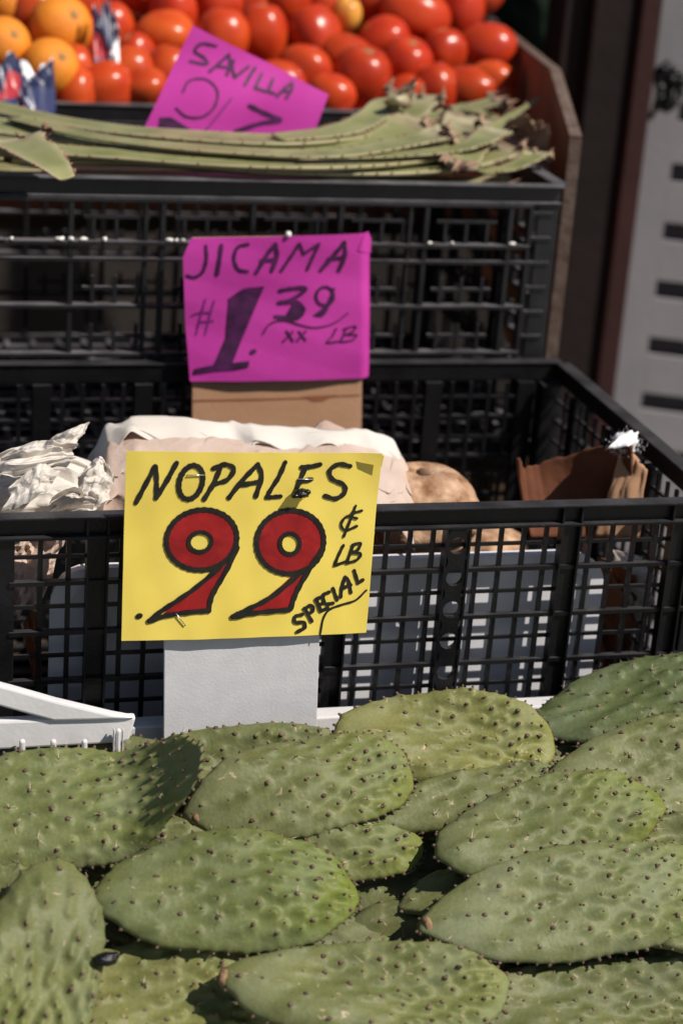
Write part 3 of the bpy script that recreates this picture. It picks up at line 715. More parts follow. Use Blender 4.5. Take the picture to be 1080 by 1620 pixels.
for (cx, cy, rx, ry, ix, iy, irx, iry, dx, dy) in ((340, 375, 138, 116, 334, 384, 44, 38, 0, 0), (684, 385, 132, 122, 682, 392, 38, 40, 322, -8)):
    S1.ringfill(None, (cx, cy, rx, ry), (ix, iy, irx+6, iry+6), -.22, 'paint_red', 'digit')
    pr_ = [(452, 445), (420, 530), (385, 590), (368, 645), (280, 655), (178, 672), (262, 600), (328, 550), (398, 488)]
    if dx: pr_ = [(760, 470), (728, 530), (700, 590), (684, 642), (600, 650), (496, 664), (585, 602), (648, 552), (708, 500)]
    S1.fill(pr_, 'paint_red', 'digit', .0004)
    S1.ribbon([ell(cx, cy, rx, ry, -.22, -60, 305, 26)], 20, K, 'digit_outline')
    S1.ribbon([ell(ix, iy, irx, iry, -.22, -60, 305, 16)], 17, K, 'digit_outline', .0007)
    if not dx: ts = [[(478, 405), (436, 490), (398, 555), (376, 600), (366, 648)], [(412, 478), (330, 548), (250, 605), (190, 645), (134, 688)], [(134, 690), (200, 668), (290, 654), (366, 648)]]
    else: ts = [[(812, 410), (765, 480), (722, 550), (700, 595), (684, 642)], [(738, 492), (660, 556), (590, 606), (520, 640), (456, 670)], [(456, 672), (530, 658), (610, 650), (684, 644)]]
    S1.ribbon(ts, 19, K, 'digit_outline', .0008)
S1.fill(ell(97, 670, 15, 11, -.4)[:-1], K, 'decimal_point', .0006)
S1.ribbon([[(945, 296), (905, 288), (884, 318), (900, 342), (944, 326)], [(940, 246), (918, 306), (894, 366)], [(922, 276), (964, 266)]], 10, K)
S1.ribbon([[(892, 400), (872, 440), (856, 476)], [(856, 477), (896, 464)]], 11, K)
S1.ribbon([[(930, 398), (905, 466)], [(926, 398), (958, 392), (946, 418), (922, 428)], [(922, 428), (958, 432), (944, 456), (905, 468)]], 11, K)
for st_ in ([[(730, 664), (702, 672), (702, 694), (734, 694), (738, 714), (708, 730)]], [[(740, 642), (766, 690)], [(738, 642), (764, 630), (772, 648), (752, 664)]],
            [[(784, 606), (802, 652)], [(784, 606), (812, 594)], [(792, 630), (814, 621)], [(802, 652), (830, 640)]], [[(834, 580), (812, 592), (820, 624), (850, 622)]], [[(850, 566), (866, 610)]],
            [[(880, 598), (886, 560), (898, 524)], [(898, 522), (912, 540), (920, 582)], [(886, 566), (920, 554)]], [[(934, 498), (948, 546)], [(948, 546), (968, 534)]]):
    S1.ribbon(st_, 14, K)
S1.ribbon([[(980, 574), (938, 612), (885, 628), (838, 645), (812, 680), (798, 748)]], 9, K, 'underline', .0006, .5)
def staple(x0, y0_, x1, y1_):
    a = S1.at(*S1.px(x0, y0_), .0012); b = S1.at(*S1.px(x1, y1_), .0012)
    MB().tube([a+np.array([0, .0015, 0]), a, a*.5+b*.5, b, b+np.array([0, .0015, 0])], .00045, 5).build('staple', 'steel', ys)
staple(285, 123, 348, 123); staple(712, 140, 774, 142); staple(240, 660, 276, 704)
bg_ = MB(); c = S1.at(*S1.px(720, 190), .005)+base
bg_.blob((0, 0, 0), (.0066, .0045, .0032), 10, 7, .22); bg_.blob((.0045, -.001, .0012), (.003, .003, .0022), 8, 5, .2); bg_.blob((-.004, -.001, -.0012), (.0036, .003, .002), 8, 5, .2)
for k in range(6): bg_.tube([(-.004+k*.0016, 0, -.001), (-.0045+k*.0018, .002, -.003), (-.005+k*.002, .004, -.004)], .0003, 4)
tag(bg_.build('dried_bug', 'bug', None, c), 'small black dried insect clinging to the yellow sign', 'insect')
# ---- magenta JICAMA sign
JY = .372
base = atY(438, 700, JY); base[2] = 1.0
js = empty('price_sign', 'magenta paper JICAMA 1.39 sign on a brown cardboard support', 'sign', base, 'price signs')
S2 = Sign((0, JY, 1.1), (0, -1, .05), js, base, (230, 350, 1080/390), lambda x, y: .0022*math.sin((x-290)/300*math.pi)+.0016*math.sin(y/38+x/90)+.0012*abs(((x*.009+y*.006) % 1)*2-1)+.0009*abs(((x*.004-y*.013) % 1)*2-1)-.00012*max(0, x-572)**1.6)
# outline with folded corners: built from an outline grid
S2.paper([(287, 376), (590, 369), (586, 598), (298, 603)], 'pink_paper', nu=60, nv=46, warp=lambda p, u, v: p+np.array([max(0, .13-v)*110*max(0, 1-u/.12)+max(0, v-.62)*6*(1-u)-max(0, .10-v)*90*max(0, (u-.9)/.1), 0]))
S2.fill([(962, 52), (985, 50), (1010, 92), (1003, 150), (930, 128)], 'pink_paper', 'folded_corner', .0009)
cardS = Sign((0, JY+.003, 1.1), (0, -1, .05), js, base, (0, 0, 1), lambda x, y: 0)
cc = [cardS.at(*p) for p in ((304, 377), (575, 373), (571, 735), (304, 735))]; bk = [p+np.array([0, .005, 0]) for p in cc]
bevel(MB().add(cc+bk, [(0, 3, 2, 1), (4, 5, 6, 7), (0, 1, 5, 4), (1, 2, 6, 5), (2, 3, 7, 6), (3, 0, 4, 7)]).build('support_card', 'cardboard', js, fix=True), .0008)
cardS.zoom = (0, 0, 1)
cardS.ribbon([[(305, 634), (440, 631), (568, 625)]], 3, 'cardboard_dark', 'crease', .0004)
cardS.fill([(478, 627), (532, 624), (512, 634), (496, 635)], 'cardboard_dark', 'crease', .0005)
KP = 'ink_purple'; W2 = 19
S2.ribbon([[(262, 105), (264, 165), (248, 220), (212, 244), (180, 236)]], W2-4, KP)
S2.ribbon([[(330, 102), (320, 170), (311, 230)]], W2, KP)
S2.ribbon([[(446, 97), (402, 110), (384, 158), (402, 206), (442, 216)]], W2-4, KP)
S2.ribbon([[(482, 222), (528, 145), (563, 98)], [(564, 98), (572, 150), (550, 216)], [(506, 170), (570, 166)]], W2, KP)
S2.ribbon([[(592, 216), (636, 150), (670, 95)], [(671, 95), (690, 140)], [(690, 140), (756, 96)], [(756, 96), (730, 155), (706, 210)]], W2-5, KP)
S2.ribbon([[(766, 214), (820, 150), (868, 92)], [(868, 92), (872, 150), (846, 216)], [(800, 164), (868, 158)]], W2, KP)
S2.ribbon([[(262, 340), (240, 420), (222, 495)], [(300, 346), (280, 420), (262, 495)], [(204, 412), (236, 400), (285, 398)], [(238, 440), (298, 434)]], 7, 'ink_faint')
S2.fill([(358, 340), (420, 296), (450, 288), (520, 283), (496, 340), (440, 470), (376, 622), (296, 630), (350, 510), (425, 335), (400, 338), (362, 348)], KP, 'digit', .0006)
S2.fill([(212, 645), (290, 628), (450, 606), (446, 634), (380, 648), (300, 655), (206, 672)], KP, 'digit', .0008)
S2.fill(ell(468, 568, 17, 11, -.5)[:-1], KP, 'decimal_point', .0006)
S2.ribbon([[(588, 302), (640, 292), (700, 292), (640, 340), (582, 356)], [(590, 356), (655, 350), (690, 384), (655, 422), (566, 414)]], 17, KP, 'digit')
S2.fill([(620, 345), (670, 350), (700, 378), (690, 412), (640, 432), (600, 428), (655, 395), (640, 362)], KP, 'digit', .0007)
S2.ribbon([ell(784, 326, 38, 40, .3, -60, 300), [(822, 296), (800, 355), (756, 412)]], 13, KP, 'digit')
S2.fill([(815, 340), (792, 395), (775, 416), (728, 414), (765, 385)], KP, 'digit', .0007)
S2.ribbon([[(510, 492), (540, 448), (600, 430), (680, 452), (740, 462), (820, 444), (884, 398)]], 8, KP, 'underline', .0006, .6)
S2.ribbon([[(614, 476), (642, 520)], [(642, 478), (600, 522)]], 9, KP); S2.ribbon([[(668, 478), (697, 516)], [(698, 478), (660, 520)]], 9, KP)
S2.ribbon([[(832, 464), (812, 500), (790, 526), (850, 518)]], 7, KP); S2.ribbon([[(872, 470), (850, 524)], [(862, 468), (915, 456), (905, 478), (872, 492)], [(872, 492), (920, 494), (900, 516), (850, 524)]], 7, KP)
tk = MB(); a = S2.at(454, 369, .0008); tk.blob(a, (.003, .003, .003), 10, 7); tk.tube([a, a+np.array([0, .004, -.004])], .0008, 5); tk.build('push_pin', 'crumb', js)
# ---- magenta SAVILA sign lying in the aloe
P0_ = atZ(370, 205, 1.245)
ss = empty('price_sign', 'tilted magenta SAVILA sign propped on the aloe leaves before the tomatoes', 'sign', P0_, 'price signs')
S3 = Sign(P0_, (.0, -.93, .37), ss, P0_, (0, 0, 2), lambda x, y: .003*math.sin(x/55+y/80)+.0025*math.sin((x+y)/38)+.0022*math.sin(y/20))
S3.paper([(305, 41), (521, 148), (494, 222), (222, 216)], 'pink_paper', nu=44, nv=34)
for st_ in ([[(684, 145), (640, 138), (618, 160), (648, 182), (655, 202), (604, 192)]], [[(664, 226), (700, 195), (724, 172)], [(724, 174), (728, 205), (716, 240)], [(690, 210), (724, 215)]],
            [[(738, 192), (734, 215), (740, 248)], [(740, 248), (765, 228), (786, 212)]], [[(806, 216), (790, 240), (772, 272)]], [[(826, 236), (804, 282)], [(804, 282), (838, 292)]], [[(862, 252), (845, 292)], [(845, 292), (868, 298)]],
            [[(876, 306), (900, 280), (924, 262)], [(925, 264), (922, 285), (906, 310)], [(892, 288), (920, 290)]]):
    S3.ribbon(st_, 10, KP)
S3.ribbon([[(578, 292), (600, 256), (650, 252), (684, 290), (676, 340), (640, 372), (590, 372), (556, 345)]], 7, KP, 'digit')
S3.fill([(505, 372), (540, 372), (600, 410), (590, 426), (500, 416)], KP, 'digit', .0006)
S3.ribbon([[(728, 316), (690, 365), (652, 412)]], 6, 'ink_faint', 'digit')
S3.ribbon([[(786, 338), (830, 356), (890, 378), (830, 388), (745, 416)]], 14, KP, 'digit')

# ================================================================== ALOE LEAVES
def aloe(path, wpx0, label, z=1.236, tipw=.25, seed=0, lift=None, thick=.36, flare=1.15):
    pts = [atZ(x, y, z+(lift[i] if lift else 0)) for i, (x, y) in enumerate(path)]
    c0 = pts[len(pts)//2].copy(); P = smooth_path(pts, 14); n = len(P); K = 14; V = []; F = []; tip = []
    rg = random.Random(seed); rg0 = rg.random(); teeth = MB(); edg = []
    for i, p in enumerate(P):
        s = i/(n-1); d = P[min(i+1, n-1)]-P[max(i-1, 0)]; d = d/(np.linalg.norm(d)+1e-9)
        side = np.cross(d, [0, 0, 1.]); side /= np.linalg.norm(side); upv = np.cross(side, d)
        # tilt the channel a little towards the viewer
        roll = .02+.16*rg0; side, upv = side*math.cos(roll)+upv*math.sin(roll)*(-1 if side[1] < 0 else 1), upv*math.cos(roll)
        sgn = 1
        upv = np.cross(side, d); upv = upv if upv[2] > 0 else -upv
        prof = (1-(1-tipw)*s**1.3)*(1+.28*math.exp(-(s/.07)**2)); wd = wpx0*.80*prof*(1+.05*math.sin(s*13+seed)+.03*math.sin(s*31+2*seed)); th = wd*thick*(1+.5*math.exp(-(s/.08)**2)); wd *= 1.18
        for k in range(K):
            a = 2*math.pi*k/K; cx = math.cos(a); cz = math.sin(a)
            zz = cz*th*.5 if cz < 0 else cz*th*.16-.0*th; zz += -.10*th*(1-cx*cx) if cz >= 0 else 0
            zz += .16*th*cx*cx
            V.append(p-c0+side*cx*wd*.5+upv*zz); tip.append(1-s); edg.append(abs(cx)**5)
        if i % 2 == 1 and .03 < s < .97:
            for sg in (-1, 1):
                if rg.random() < .35: continue
                b_ = p-c0+side*sg*wd*.49+upv*.16*th; teeth.cone(b_, b_+side*sg*rg.uniform(.002, .004)+d*rg.uniform(-.001, .002)+upv*.001, rg.uniform(.0010, .0016), 4)
    for i in range(n-1): F += [(i*K+k, i*K+(k+1) % K, (i+1)*K+(k+1) % K, (i+1)*K+k) for k in range(K)]
    F += [tuple(range(K))[::-1], tuple(range((n-1)*K, n*K))]
    o = MB().add(V, F, True).build('aloe_leaf', 'aloe', None, c0, fix=True); tag(o, label, 'aloe leaf', 'aloe leaves in the upper black crate')
    at = o.data.attributes.new('tip', 'FLOAT', 'POINT'); at.data.foreach_set('value', tip)
    at = o.data.attributes.new('edge', 'FLOAT', 'POINT'); at.data.foreach_set('value', edg)
    dt = MB()
    for q in range(9):
        b_ = V[rg.randrange(K)]; e_ = (P[0]-P[2])/np.linalg.norm(P[0]-P[2]); dt.cone(b_-e_*.006, b_+e_*rg.uniform(.004, .014)+np.array([rg.gauss(0, .003), rg.gauss(0, .003), rg.gauss(.002, .004)]), rg.uniform(.003, .006), 5)
    if wpx0 > .026: dt.build('dry_base', 'dry_leaf', o)['kind'] = 'stuff'
    t = teeth.build('teeth', 'aloe_tooth', o); t['kind'] = 'stuff'
    return o
aloe([(658, 150), (640, 180), (590, 204), (450, 222), (250, 212), (100, 194), (-30, 165)], .050, 'long aloe leaf at the back, its end curling up beside the tomatoes', 1.246, .75, 1, [.026, .010, 0, 0, 0, 0, 0])
aloe([(664, 192), (630, 214), (560, 232), (400, 240), (200, 224), (60, 208), (-40, 196)], .056, 'thick pale aloe leaf with a broad cut base under the sign', 1.240, .7, 2, [.016, .006, 0, 0, 0, 0, 0])
aloe([(748, 185), (715, 222), (660, 246), (540, 258), (380, 258), (200, 246), (60, 236), (-40, 226)], .048, 'middle aloe leaf bending upward at its right end', 1.236, .7, 3, [.016, .008, 0, 0, 0, 0, 0, 0])
aloe([(812, 234), (765, 247), (700, 260), (590, 268), (430, 266), (250, 253), (100, 248), (-40, 246)], .056, 'front aloe leaf along the crate rim with a wide pink base', 1.228, .7, 4, [.010, .004, 0, 0, 0, 0, 0, 0])
aloe([(728, 262), (748, 240), (772, 214), (802, 188), (857, 152)], .031, 'slender pointed aloe leaf rising toward the box side', 1.236, .12, 5, [0, .006, .012, .02, .03])
aloe([(640, 150), (610, 168), (570, 196), (520, 210), (440, 218)], .039, 'short aloe leaf behind the magenta sign with a dry tip', 1.25, .6, 6, [.03, .016, .004, 0, 0])
aloe([(850, 240), (832, 254), (805, 266), (760, 272)], .028, 'small aloe end piece poking over the crate corner', 1.228, .5, 7, [.012, .006, 0, 0])
aloe([(700, 212), (640, 226), (520, 244), (330, 236), (150, 216), (20, 186)], .034, 'long aloe leaf crossing over the others beneath the tilted sign', 1.244, .5, 13, [.010, .004, 0, 0, .002, .004])
aloe([(786, 205), (752, 226), (705, 238), (610, 246), (470, 250)], .032, 'fat pale aloe base lying in the tangle of cut ends', 1.242, .4, 14, [.014, .008, .002, 0, 0])
aloe([(792, 160), (740, 172), (670, 188), (560, 200)], .036, 'grey green aloe leaf lying behind the curled ends', 1.250, .6, 8, [.012, .004, 0, 0])
aloe([(845, 200), (790, 190), (735, 165)], .025, 'dark thin aloe leaf at the back right', 1.25, .2, 12, [0, .004, .01])
aloe([(20, 222), (55, 240), (85, 262), (106, 282)], .056, 'broad aloe stub with pale cut face at the left edge', 1.238, .35, 9, [.012, .010, .004, -.004])
for k, (zz, yy, lab) in enumerate(((1.207, .46, 'front'), (1.207, .53, 'second'), (1.207, .60, 'third'), (1.207, .68, 'rear'))):
    pts = [(-.04, yy, zz), (-.2, yy+.01, zz), (-.4, yy, zz), (-.57, yy-.01, zz)]
    px_ = [(540+FPX*((np.array(p)-CAM)@RT)/((np.array(p)-CAM)@FW), 810-FPX*((np.array(p)-CAM)@UP)/((np.array(p)-CAM)@FW)) for p in pts]
    aloe(px_, .05, 'aloe leaf under the visible layer, %s of its row below the crate rim' % lab, zz, .7, 20+k)
def dry_fn(u, v):
    b = bil([atZ(795, 215, 1.235), atZ(868, 235, 1.235), atZ(868, 195, 1.262), atZ(800, 190, 1.262)])
    return b(u, v)+np.array([0, -.3, .8])[None]*(folds(u, v, 71, .012, 7, 1.5, 8))[:, None]
tag(sheet('dried_leaf', dry_fn, 30, 22, 'dry_leaf', None, .0008, False, (.01, .55, 1.24)), 'crumpled dry brown leaf beside the aloe ends', 'leaf')
bp_ = atZ(860, 265, 1.20); tag(bevel(MB().box((-.026, -.06, -.003), (.026, .06, .003)).build('cardboard_scrap', 'cardboard', None, (.030, .655, 1.205)), .001), 'flat tan cardboard scrap between aloe crate and box side', 'cardboard')
bpy.data.objects['cardboard_scrap'].rotation_euler = (.1, .05, .0)
# printed wrappers between the oranges
def wrap2(px, seed, lab):
    c0 = on(px[0], px[1], PILE0+PN*.036, PN)
    def fn(u, v):
        h = folds(u*1.5, v, seed, .022, 7, 1.5, 7)
        return c0[None]+np.stack([(u-.5)*px[2], (v-.5)*.02+h*.6-.012, (v-.5)*px[3]+h], -1)
    tag(sheet('printed_wrapper', fn, 24, 24, 'wrapper', None, .0004, False, c0), lab, 'wrapper', 'printed wrappers among the fruit')
wrap2((30, 132, .075, .022), 81, 'crumpled dark blue and white wrapper below the oranges'); wrap2((166, 62, .028, .06), 83, 'shiny white and red wrapper between orange and tomatoes')
# white crumbs on the ledges of the upper crate
cm = MB(); cm.blob((0, 0, 0), (.0034, .0026, .0022), 8, 5, .25); CM = cm.mesh('crumb'); CM.materials.append(M['crumb'])
for i, (x, y) in enumerate(((2, 367), (19, 368), (92, 370), (98, 371), (113, 368), (133, 371), (166, 372), (268, 374), (280, 375), (290, 374), (680, 380), (715, 380), (810, 378))):
    p = atY(x, y, .402); p[2] = 1.223-.061+.0036
    o = bpy.data.objects.new('crumb', CM); COL.objects.link(o); o.location = p; o.rotation_euler = (0, 0, i*1.3); s = random.uniform(.55, 1.0); o.scale = (s*1.3, s, s)
    tag(o, 'tiny white crumb lying on a ledge of the upper black crate', 'crumb', 'white crumbs on the crate ledge')

# ================================================================== BACKGROUND RIGHT
pr0 = atY(905, 300, 1.02); pr1 = atY(1003, 300, 1.02)
pt = empty('wooden_post', 'dark brown wooden post standing right of the produce crates', 'post', (float(pr0[0]+pr1[0])/2, 1.06, 0))
cx = float(pr0[0]+pr1[0])/2
bevel(MB().box((pr0[0]-cx+.002, -.04, 0), (pr1[0]-cx-.025, .05, 2.6)).build('shaft', 'dark_wood', pt), .004)
bevel(MB().box((pr1[0]-cx-.0245, -.05, 0), (pr1[0]-cx+.004, .055, 2.6)).build('edge_board', 'red_wood', pt), .003)
bevel(MB().box((pr0[0]-cx-.03, -.02, 0), (pr0[0]-cx+.0015, .045, 2.6)).build('side_board', 'dark_wood', pt), .003)
# grey-white slotted panel behind, turned away from the sun
pa = atY(1048, 0, 1.12); pb = atY(985, 620, 1.12)
rk = empty('slotted_panel', 'pale grey slotted plastic panel in shade at the right edge', 'panel', (pb[0]-.02, 1.12, 0))
rk.rotation_euler = (0, 0, math.radians(-26))
def slab():
    zs = []; z = .30
    front = MB(); Wd = .42
    front.box((0, 0, 0), (.045, .012, 2.2))
    prev = 0; zc = [pb[2]-.02+k*.082 for k in range(-6, 15)]
    for z in zc:
        front.box((.0452, 0, prev), (Wd, .012, z)); prev = z+.026
    front.box((.0452, 0, prev), (Wd, .012, 2.2))
    return front, zc
fr, zc = slab(); fr.build('slotted_face', 'grey_panel', rk)
for k in range(5):
    MB().box((.0455+.075*(k+1)-.006, .0005, .12), (.0455+.075*(k+1)+.006, .0118, 2.15)).build('mullion', 'grey_panel', rk) if k else None
MB().box((.002, .0125, .01), (.418, .018, 2.19)).build('backing', 'slot_dark', rk)
kb = MB()
for k in range(5):
    a = k*1.3; kb.tube([(.009*math.cos(a)+.010*math.cos(t+a), -.005-.004*k+.004*math.sin(3*t), .016*math.sin(t)*1.2+.01*math.sin(a)) for t in np.linspace(0, 6.28, 18)], .0065, 7)
kb.tube([(0, 0, -.01), (-.012, -.004, -.03), (-.02, -.006, -.045)], .004, 6)
kp = atY(1052, 135, 1.085); tag(kb.build('cord_knot', 'black_plastic', None, kp), 'knotted black cord tied on the pale slotted panel', 'cord')
# dark green bag hanging behind the tomato box
def bag_fn(u, v):
    c = Q((700, 160, 1.36), (895, 140, 1.36), (905, -60, 1.36), (700, -60, 1.36)); b = bil(c)
    P = b(u, v); P[:, 0] += -.03*(1-v)*np.sin(u*3.1)*(u-.2); P[:, 1] -= .05*np.sin(u*math.pi)*np.sin(v*math.pi)+folds(u, v, 91, .01, 6, 1.5, 6)
    return P
tag(sheet('green_bag', bag_fn, 40, 34, 'green_bag', None, .001, True, (.25, 1.36, 1.3)), 'dark green plastic bag hanging behind the tomato box', 'bag')

# ================================================================== WHITE NOPAL CRATE (tilted towards the customer)
wc = empty('white_crate', 'white plastic crate with diagonal end bar holding the cactus pads', 'crate', (-.33, -.03, .89)); wo = np.array([-.33, -.03, .89])
def wpart(name, mb, bev=.0015):
    mb.v = [tuple(np.array(p)-wo) for p in mb.v]; o = mb.build(name, 'white_plastic', wc, fix=True)
    if bev: bevel(o, bev, 2)
    return o
zr = float(atY(540, 1128, -.030)[2])
wpart('back_rail', MB().box((-.525, -.036, zr-.028), (.04, -.018, zr)))
wpart('back_wall', MB().box((-.52, -.0325, zr-.17), (.035, -.0285, zr-.0285)))
def pxpoly(pts, yv): return [tuple(atY(x, y, yv)[[0, 2]]) for x, y in pts]
WY = -.074
wpart('end_rail', MB().prism(pxpoly([(-60, 1143), (60, 1139), (216, 1135), (205, 1172), (190, 1176), (-60, 1190)], WY), 1, WY, WY+.009), .002)
wpart('diagonal_bar', MB().prism(pxpoly([(-60, 1066), (20, 1087), (90, 1107), (178, 1128), (214, 1134.5), (150, 1137), (85, 1138.5), (20, 1121), (-60, 1098)], WY), 1, WY-.003, WY+.006), .002)
for x in (35, 84, 133, 179, 186, 193):
    thin = x in (179, 193)
    tz = 1168 if x < 160 else 1151
    a = atY(x-(2 if thin else 5), 1215, WY-.004); b = atY(x+(2 if thin else 5), tz, WY-.004)
    wpart('tooth', MB().box((a[0], WY-.0085, a[2]), (b[0], WY-.0035, b[2])), .0016)
tl_ = math.radians(28)
def tilt(y, z): return (-.03+y*math.cos(tl_)-z*math.sin(tl_), zr-.078+y*math.sin(tl_)+z*math.cos(tl_))
fl = [tilt(0, 0), tilt(-.42, 0), tilt(-.42, -.006), tilt(0, -.006)]
wpart('floor', MB().prism(fl, 0, -.655, .035), 0)
for x in (-.662, .036):
    wpart('side_wall', MB().prism([tilt(0, -.006), tilt(0.0, .06), tilt(-.42, .06), tilt(-.42, -.006)], 0, x, x+.005), .001)
wpart('front_wall', MB().prism([tilt(-.4205, -.006), tilt(-.4205, .05), tilt(-.425, .05), tilt(-.425, -.006)], 0, -.66, .04), .001)
for x in (-.6, 0):
    for y in (-.06, -.36):
        yy, zz = tilt(y, -.007); wpart('leg', MB().box((x-.015, yy-.015, 0), (x+.015, yy+.015, zz)), .002)

# ================================================================== NOPAL PADS
PP0 = atY(380, 1165, -.088); PSL = math.radians(36); PPN = np.array([0, -math.sin(PSL), math.cos(PSL)])
def pad(label, b, t, wu, wd, layer=0.0, tilt=30, nx=0.0, seed=0, curl=0.0, bend=.0, col=(1, 1, 1), tipc=.6, spines=0.12, N=220, R=44, thick=.0072, wmax=.57, dens=1.0, group='cactus pads piled in the white crate', scar=False):
    rg = np.random.default_rng(seed+100)
    b = np.array(b, float); t = np.array(t, float); c = (b+t)/2
    C = on(c[0], c[1], PP0+PPN*layer, PPN)
    a = math.radians(tilt); n = np.array([nx, -math.sin(a), math.cos(a)]); n /= np.linalg.norm(n)
    B = on(b[0], b[1], C, n); T = on(t[0], t[1], C, n); L = np.linalg.norm(T-B); ax = (T-B)/L
    d2 = (t-b)/np.linalg.norm(t-b); pr = np.array([d2[1], -d2[0]])    # image-up side when the pad points right
    sd = np.cross(n, ax)
    cm_ = b+(t-b)*wmax
    Wu = abs((on(*(cm_+pr*wu), C, n)-on(*cm_, C, n))@sd); Wd = abs((on(*(cm_-pr*wd), C, n)-on(*cm_, C, n))@sd)
    up_is_pos = ((on(*(cm_+pr*wu), C, n)-on(*cm_, C, n))@sd) > 0
    if not up_is_pos: Wu, Wd = Wd, Wu
    # outline profile: obovate
    ss_ = np.linspace(0, 1, 200)
    sw = ss_**(math.log(.5)/math.log(wmax)); g = np.clip(1-np.abs(2*sw-1)**np.where(sw < .5, 3.3, 2.4), 0, 1)**.5
    g = g*(.93+.07*ss_) ; g[0] = 0; g[-1] = 0
    gw = lambda s: np.interp(s, ss_, g)
    c0 = .52
    th = np.linspace(0, 2*np.pi, N, endpoint=False)
    # build the outline polygon and resample by arclength
    up_pts = np.stack([ss_*L, gw(ss_)*Wu], -1); dn_pts = np.stack([ss_[::-1]*L, -gw(ss_[::-1])*Wd], -1)
    out = np.concatenate([up_pts, dn_pts[1:-1]]); seg = np.linalg.norm(np.diff(np.vstack([out, out[:1]]), axis=0), axis=1); cum = np.concatenate([[0], np.cumsum(seg)])
    tt = np.linspace(0, cum[-1], N, endpoint=False); cl = np.vstack([out, out[:1]])
    O = np.stack([np.interp(tt, cum, cl[:, k]) for k in range(2)], -1)
    ang = np.arange(N)/N*2*np.pi
    ph = rg.uniform(0, 6.28, 6)
    O *= 1; cen = np.array([c0*L, 0])
    O = cen+(O-cen)*(1+.012*np.sin(5*ang+ph[0])+.010*np.sin(9*ang+ph[1])+.006*np.sin(17*ang+ph[2]))[:, None]
    od_ = (O-cen)/np.linalg.norm(O-cen, axis=1)[:, None]; rim = []; nxt = 0.0
    while nxt < cum[-1]:
        j = int(nxt/cum[-1]*N) % N; rim.append(j); s_ = O[j, 0]/L; nxt += (.0125-.0070*max(0, s_-.3)/.7)*rg.uniform(.8, 1.25)
    dO = np.zeros(N)
    for j in rim:
        dd = np.abs(tt-tt[j]); dd = np.minimum(dd, cum[-1]-dd); dO += rg.uniform(.0007, .0016)*np.exp(-(dd/.0024)**2)
    O = O+od_*dO[:, None]
    # areoles on the face
    ar = []; s = .07; row = 0
    while s < .975:
        d = (.0200-.0112*s**1.3)*(1/dens); wtot = gw(s)*(Wu+Wd); k = max(1, int(wtot/d)); yy0 = -gw(s)*Wd
        for j in range(k):
            q = (j+.5+(.5 if row % 2 else 0))/k
            if q > 1.02: continue
            y = yy0+min(q, .985)*wtot+rg.normal(0, .0016); x = s*L+rg.normal(0, .0016)
            ar.append((x, y, s))
        s += d*.80/L; row += 1
    A = np.array(ar)
    # keep those inside
    rr_ = []
    for x, y, s_ in A:
        w_ = gw(x/L)*(Wu if y > 0 else Wd); rr_.append(abs(y) < w_*.95)
    A = A[np.array(rr_)]
    rho = np.linspace(0, 1, R+1)[1:]**.85
    XY = np.concatenate([cen[None]]+[cen+(O-cen)*r for r in rho]); RH = np.concatenate([[0]]+[np.full(N, r) for r in rho])
    def mid(x, y):
        s = x/L; w_ = y/max(Wu, Wd)
        z = bend*L*4*(s-.5)**2*-1+curl*np.clip(s-.72, 0, 1)**2*L*6
        z += .0042*np.sin(s*6+w_*2.2+ph[3])+.0030*np.sin(w_*3.6+s*2+ph[4])+.0012*np.sin(s*13-w_*5+ph[5])
        z += .0020*(1-w_**2)-.0030*(2*s-1)**2
        return z
    def bumps(x, y):
        z = np.zeros_like(x)
        for ax_, ay, s_ in A:
            dx = x-ax_; dy = y-ay; amp = (.0020+.0024*s_**1.5)*(.7+.6*abs(math.sin(ax_*913+ay*577)))
            near = (np.abs(dx) < .026) & (np.abs(dy) < .016)
            ex_ = np.where(dx[near] < 0, .0060+.006*(1-s_), .0030)
            z[near] += amp*np.exp(-(dx[near]/ex_)**2-(dy[near]/(.0038-.0009*s_))**2)
        return z
    x, y = XY[:, 0], XY[:, 1]; M0 = mid(x, y); BP = bumps(x, y)
    s = np.clip(x/L, 0, 1); tk_ = thick*(1.25-.45*s)*np.sqrt(np.clip(1-RH**5, 0, 1)); 
    ztop = M0+tk_+BP*np.clip((1-RH**14), 0, 1); zbot = M0-tk_
    # edge scallops from rim areoles
    Pt = C[None]*0+B[None]+ax[None]*x[:, None]+sd[None]*y[:, None]
    V = np.concatenate([Pt+n[None]*ztop[:, None], (Pt+n[None]*zbot[:, None])[:-N]])
    nv = len(XY); ring = lambda k, j: 1+(k-1)*N+(j % N)
    F = [(0, ring(1, j), ring(1, j+1)) for j in range(N)]
    for k in range(1, R): F += [(ring(k, j), ring(k+1, j), ring(k+1, j+1), ring(k, j+1)) for j in range(N)]
    bo = nv; rb = lambda k, j: (1+(k-1)*N+(j % N)) if k == R else bo+1+(k-1)*N+(j % N)
    F += [(bo, rb(1, j+1), rb(1, j)) for j in range(N)]
    for k in range(1, R): F += [(rb(k, j), rb(k, j+1), rb(k+1, j+1), rb(k+1, j)) for j in range(N)]
    V = V-C[None]
    me = bpy.data.meshes.new('nopal_pad'); me.from_pydata(V.tolist(), [], F); me.update(); me.polygons.foreach_set('use_smooth', [True]*len(F))
    me.materials.append(M['nopal'])
    at = me.attributes.new('tip', 'FLOAT', 'POINT')
    tv = np.clip((s-.45)/.55, 0, 1)**1.3*tipc; tv = np.concatenate([tv, tv[:-N]]); at.data.foreach_set('value', tv.astype(np.float32))
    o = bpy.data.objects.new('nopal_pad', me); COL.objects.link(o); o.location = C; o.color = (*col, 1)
    tag(o, label, 'cactus pad', group)
    # areole tufts and spines
    ab = MB(); sb = MB()
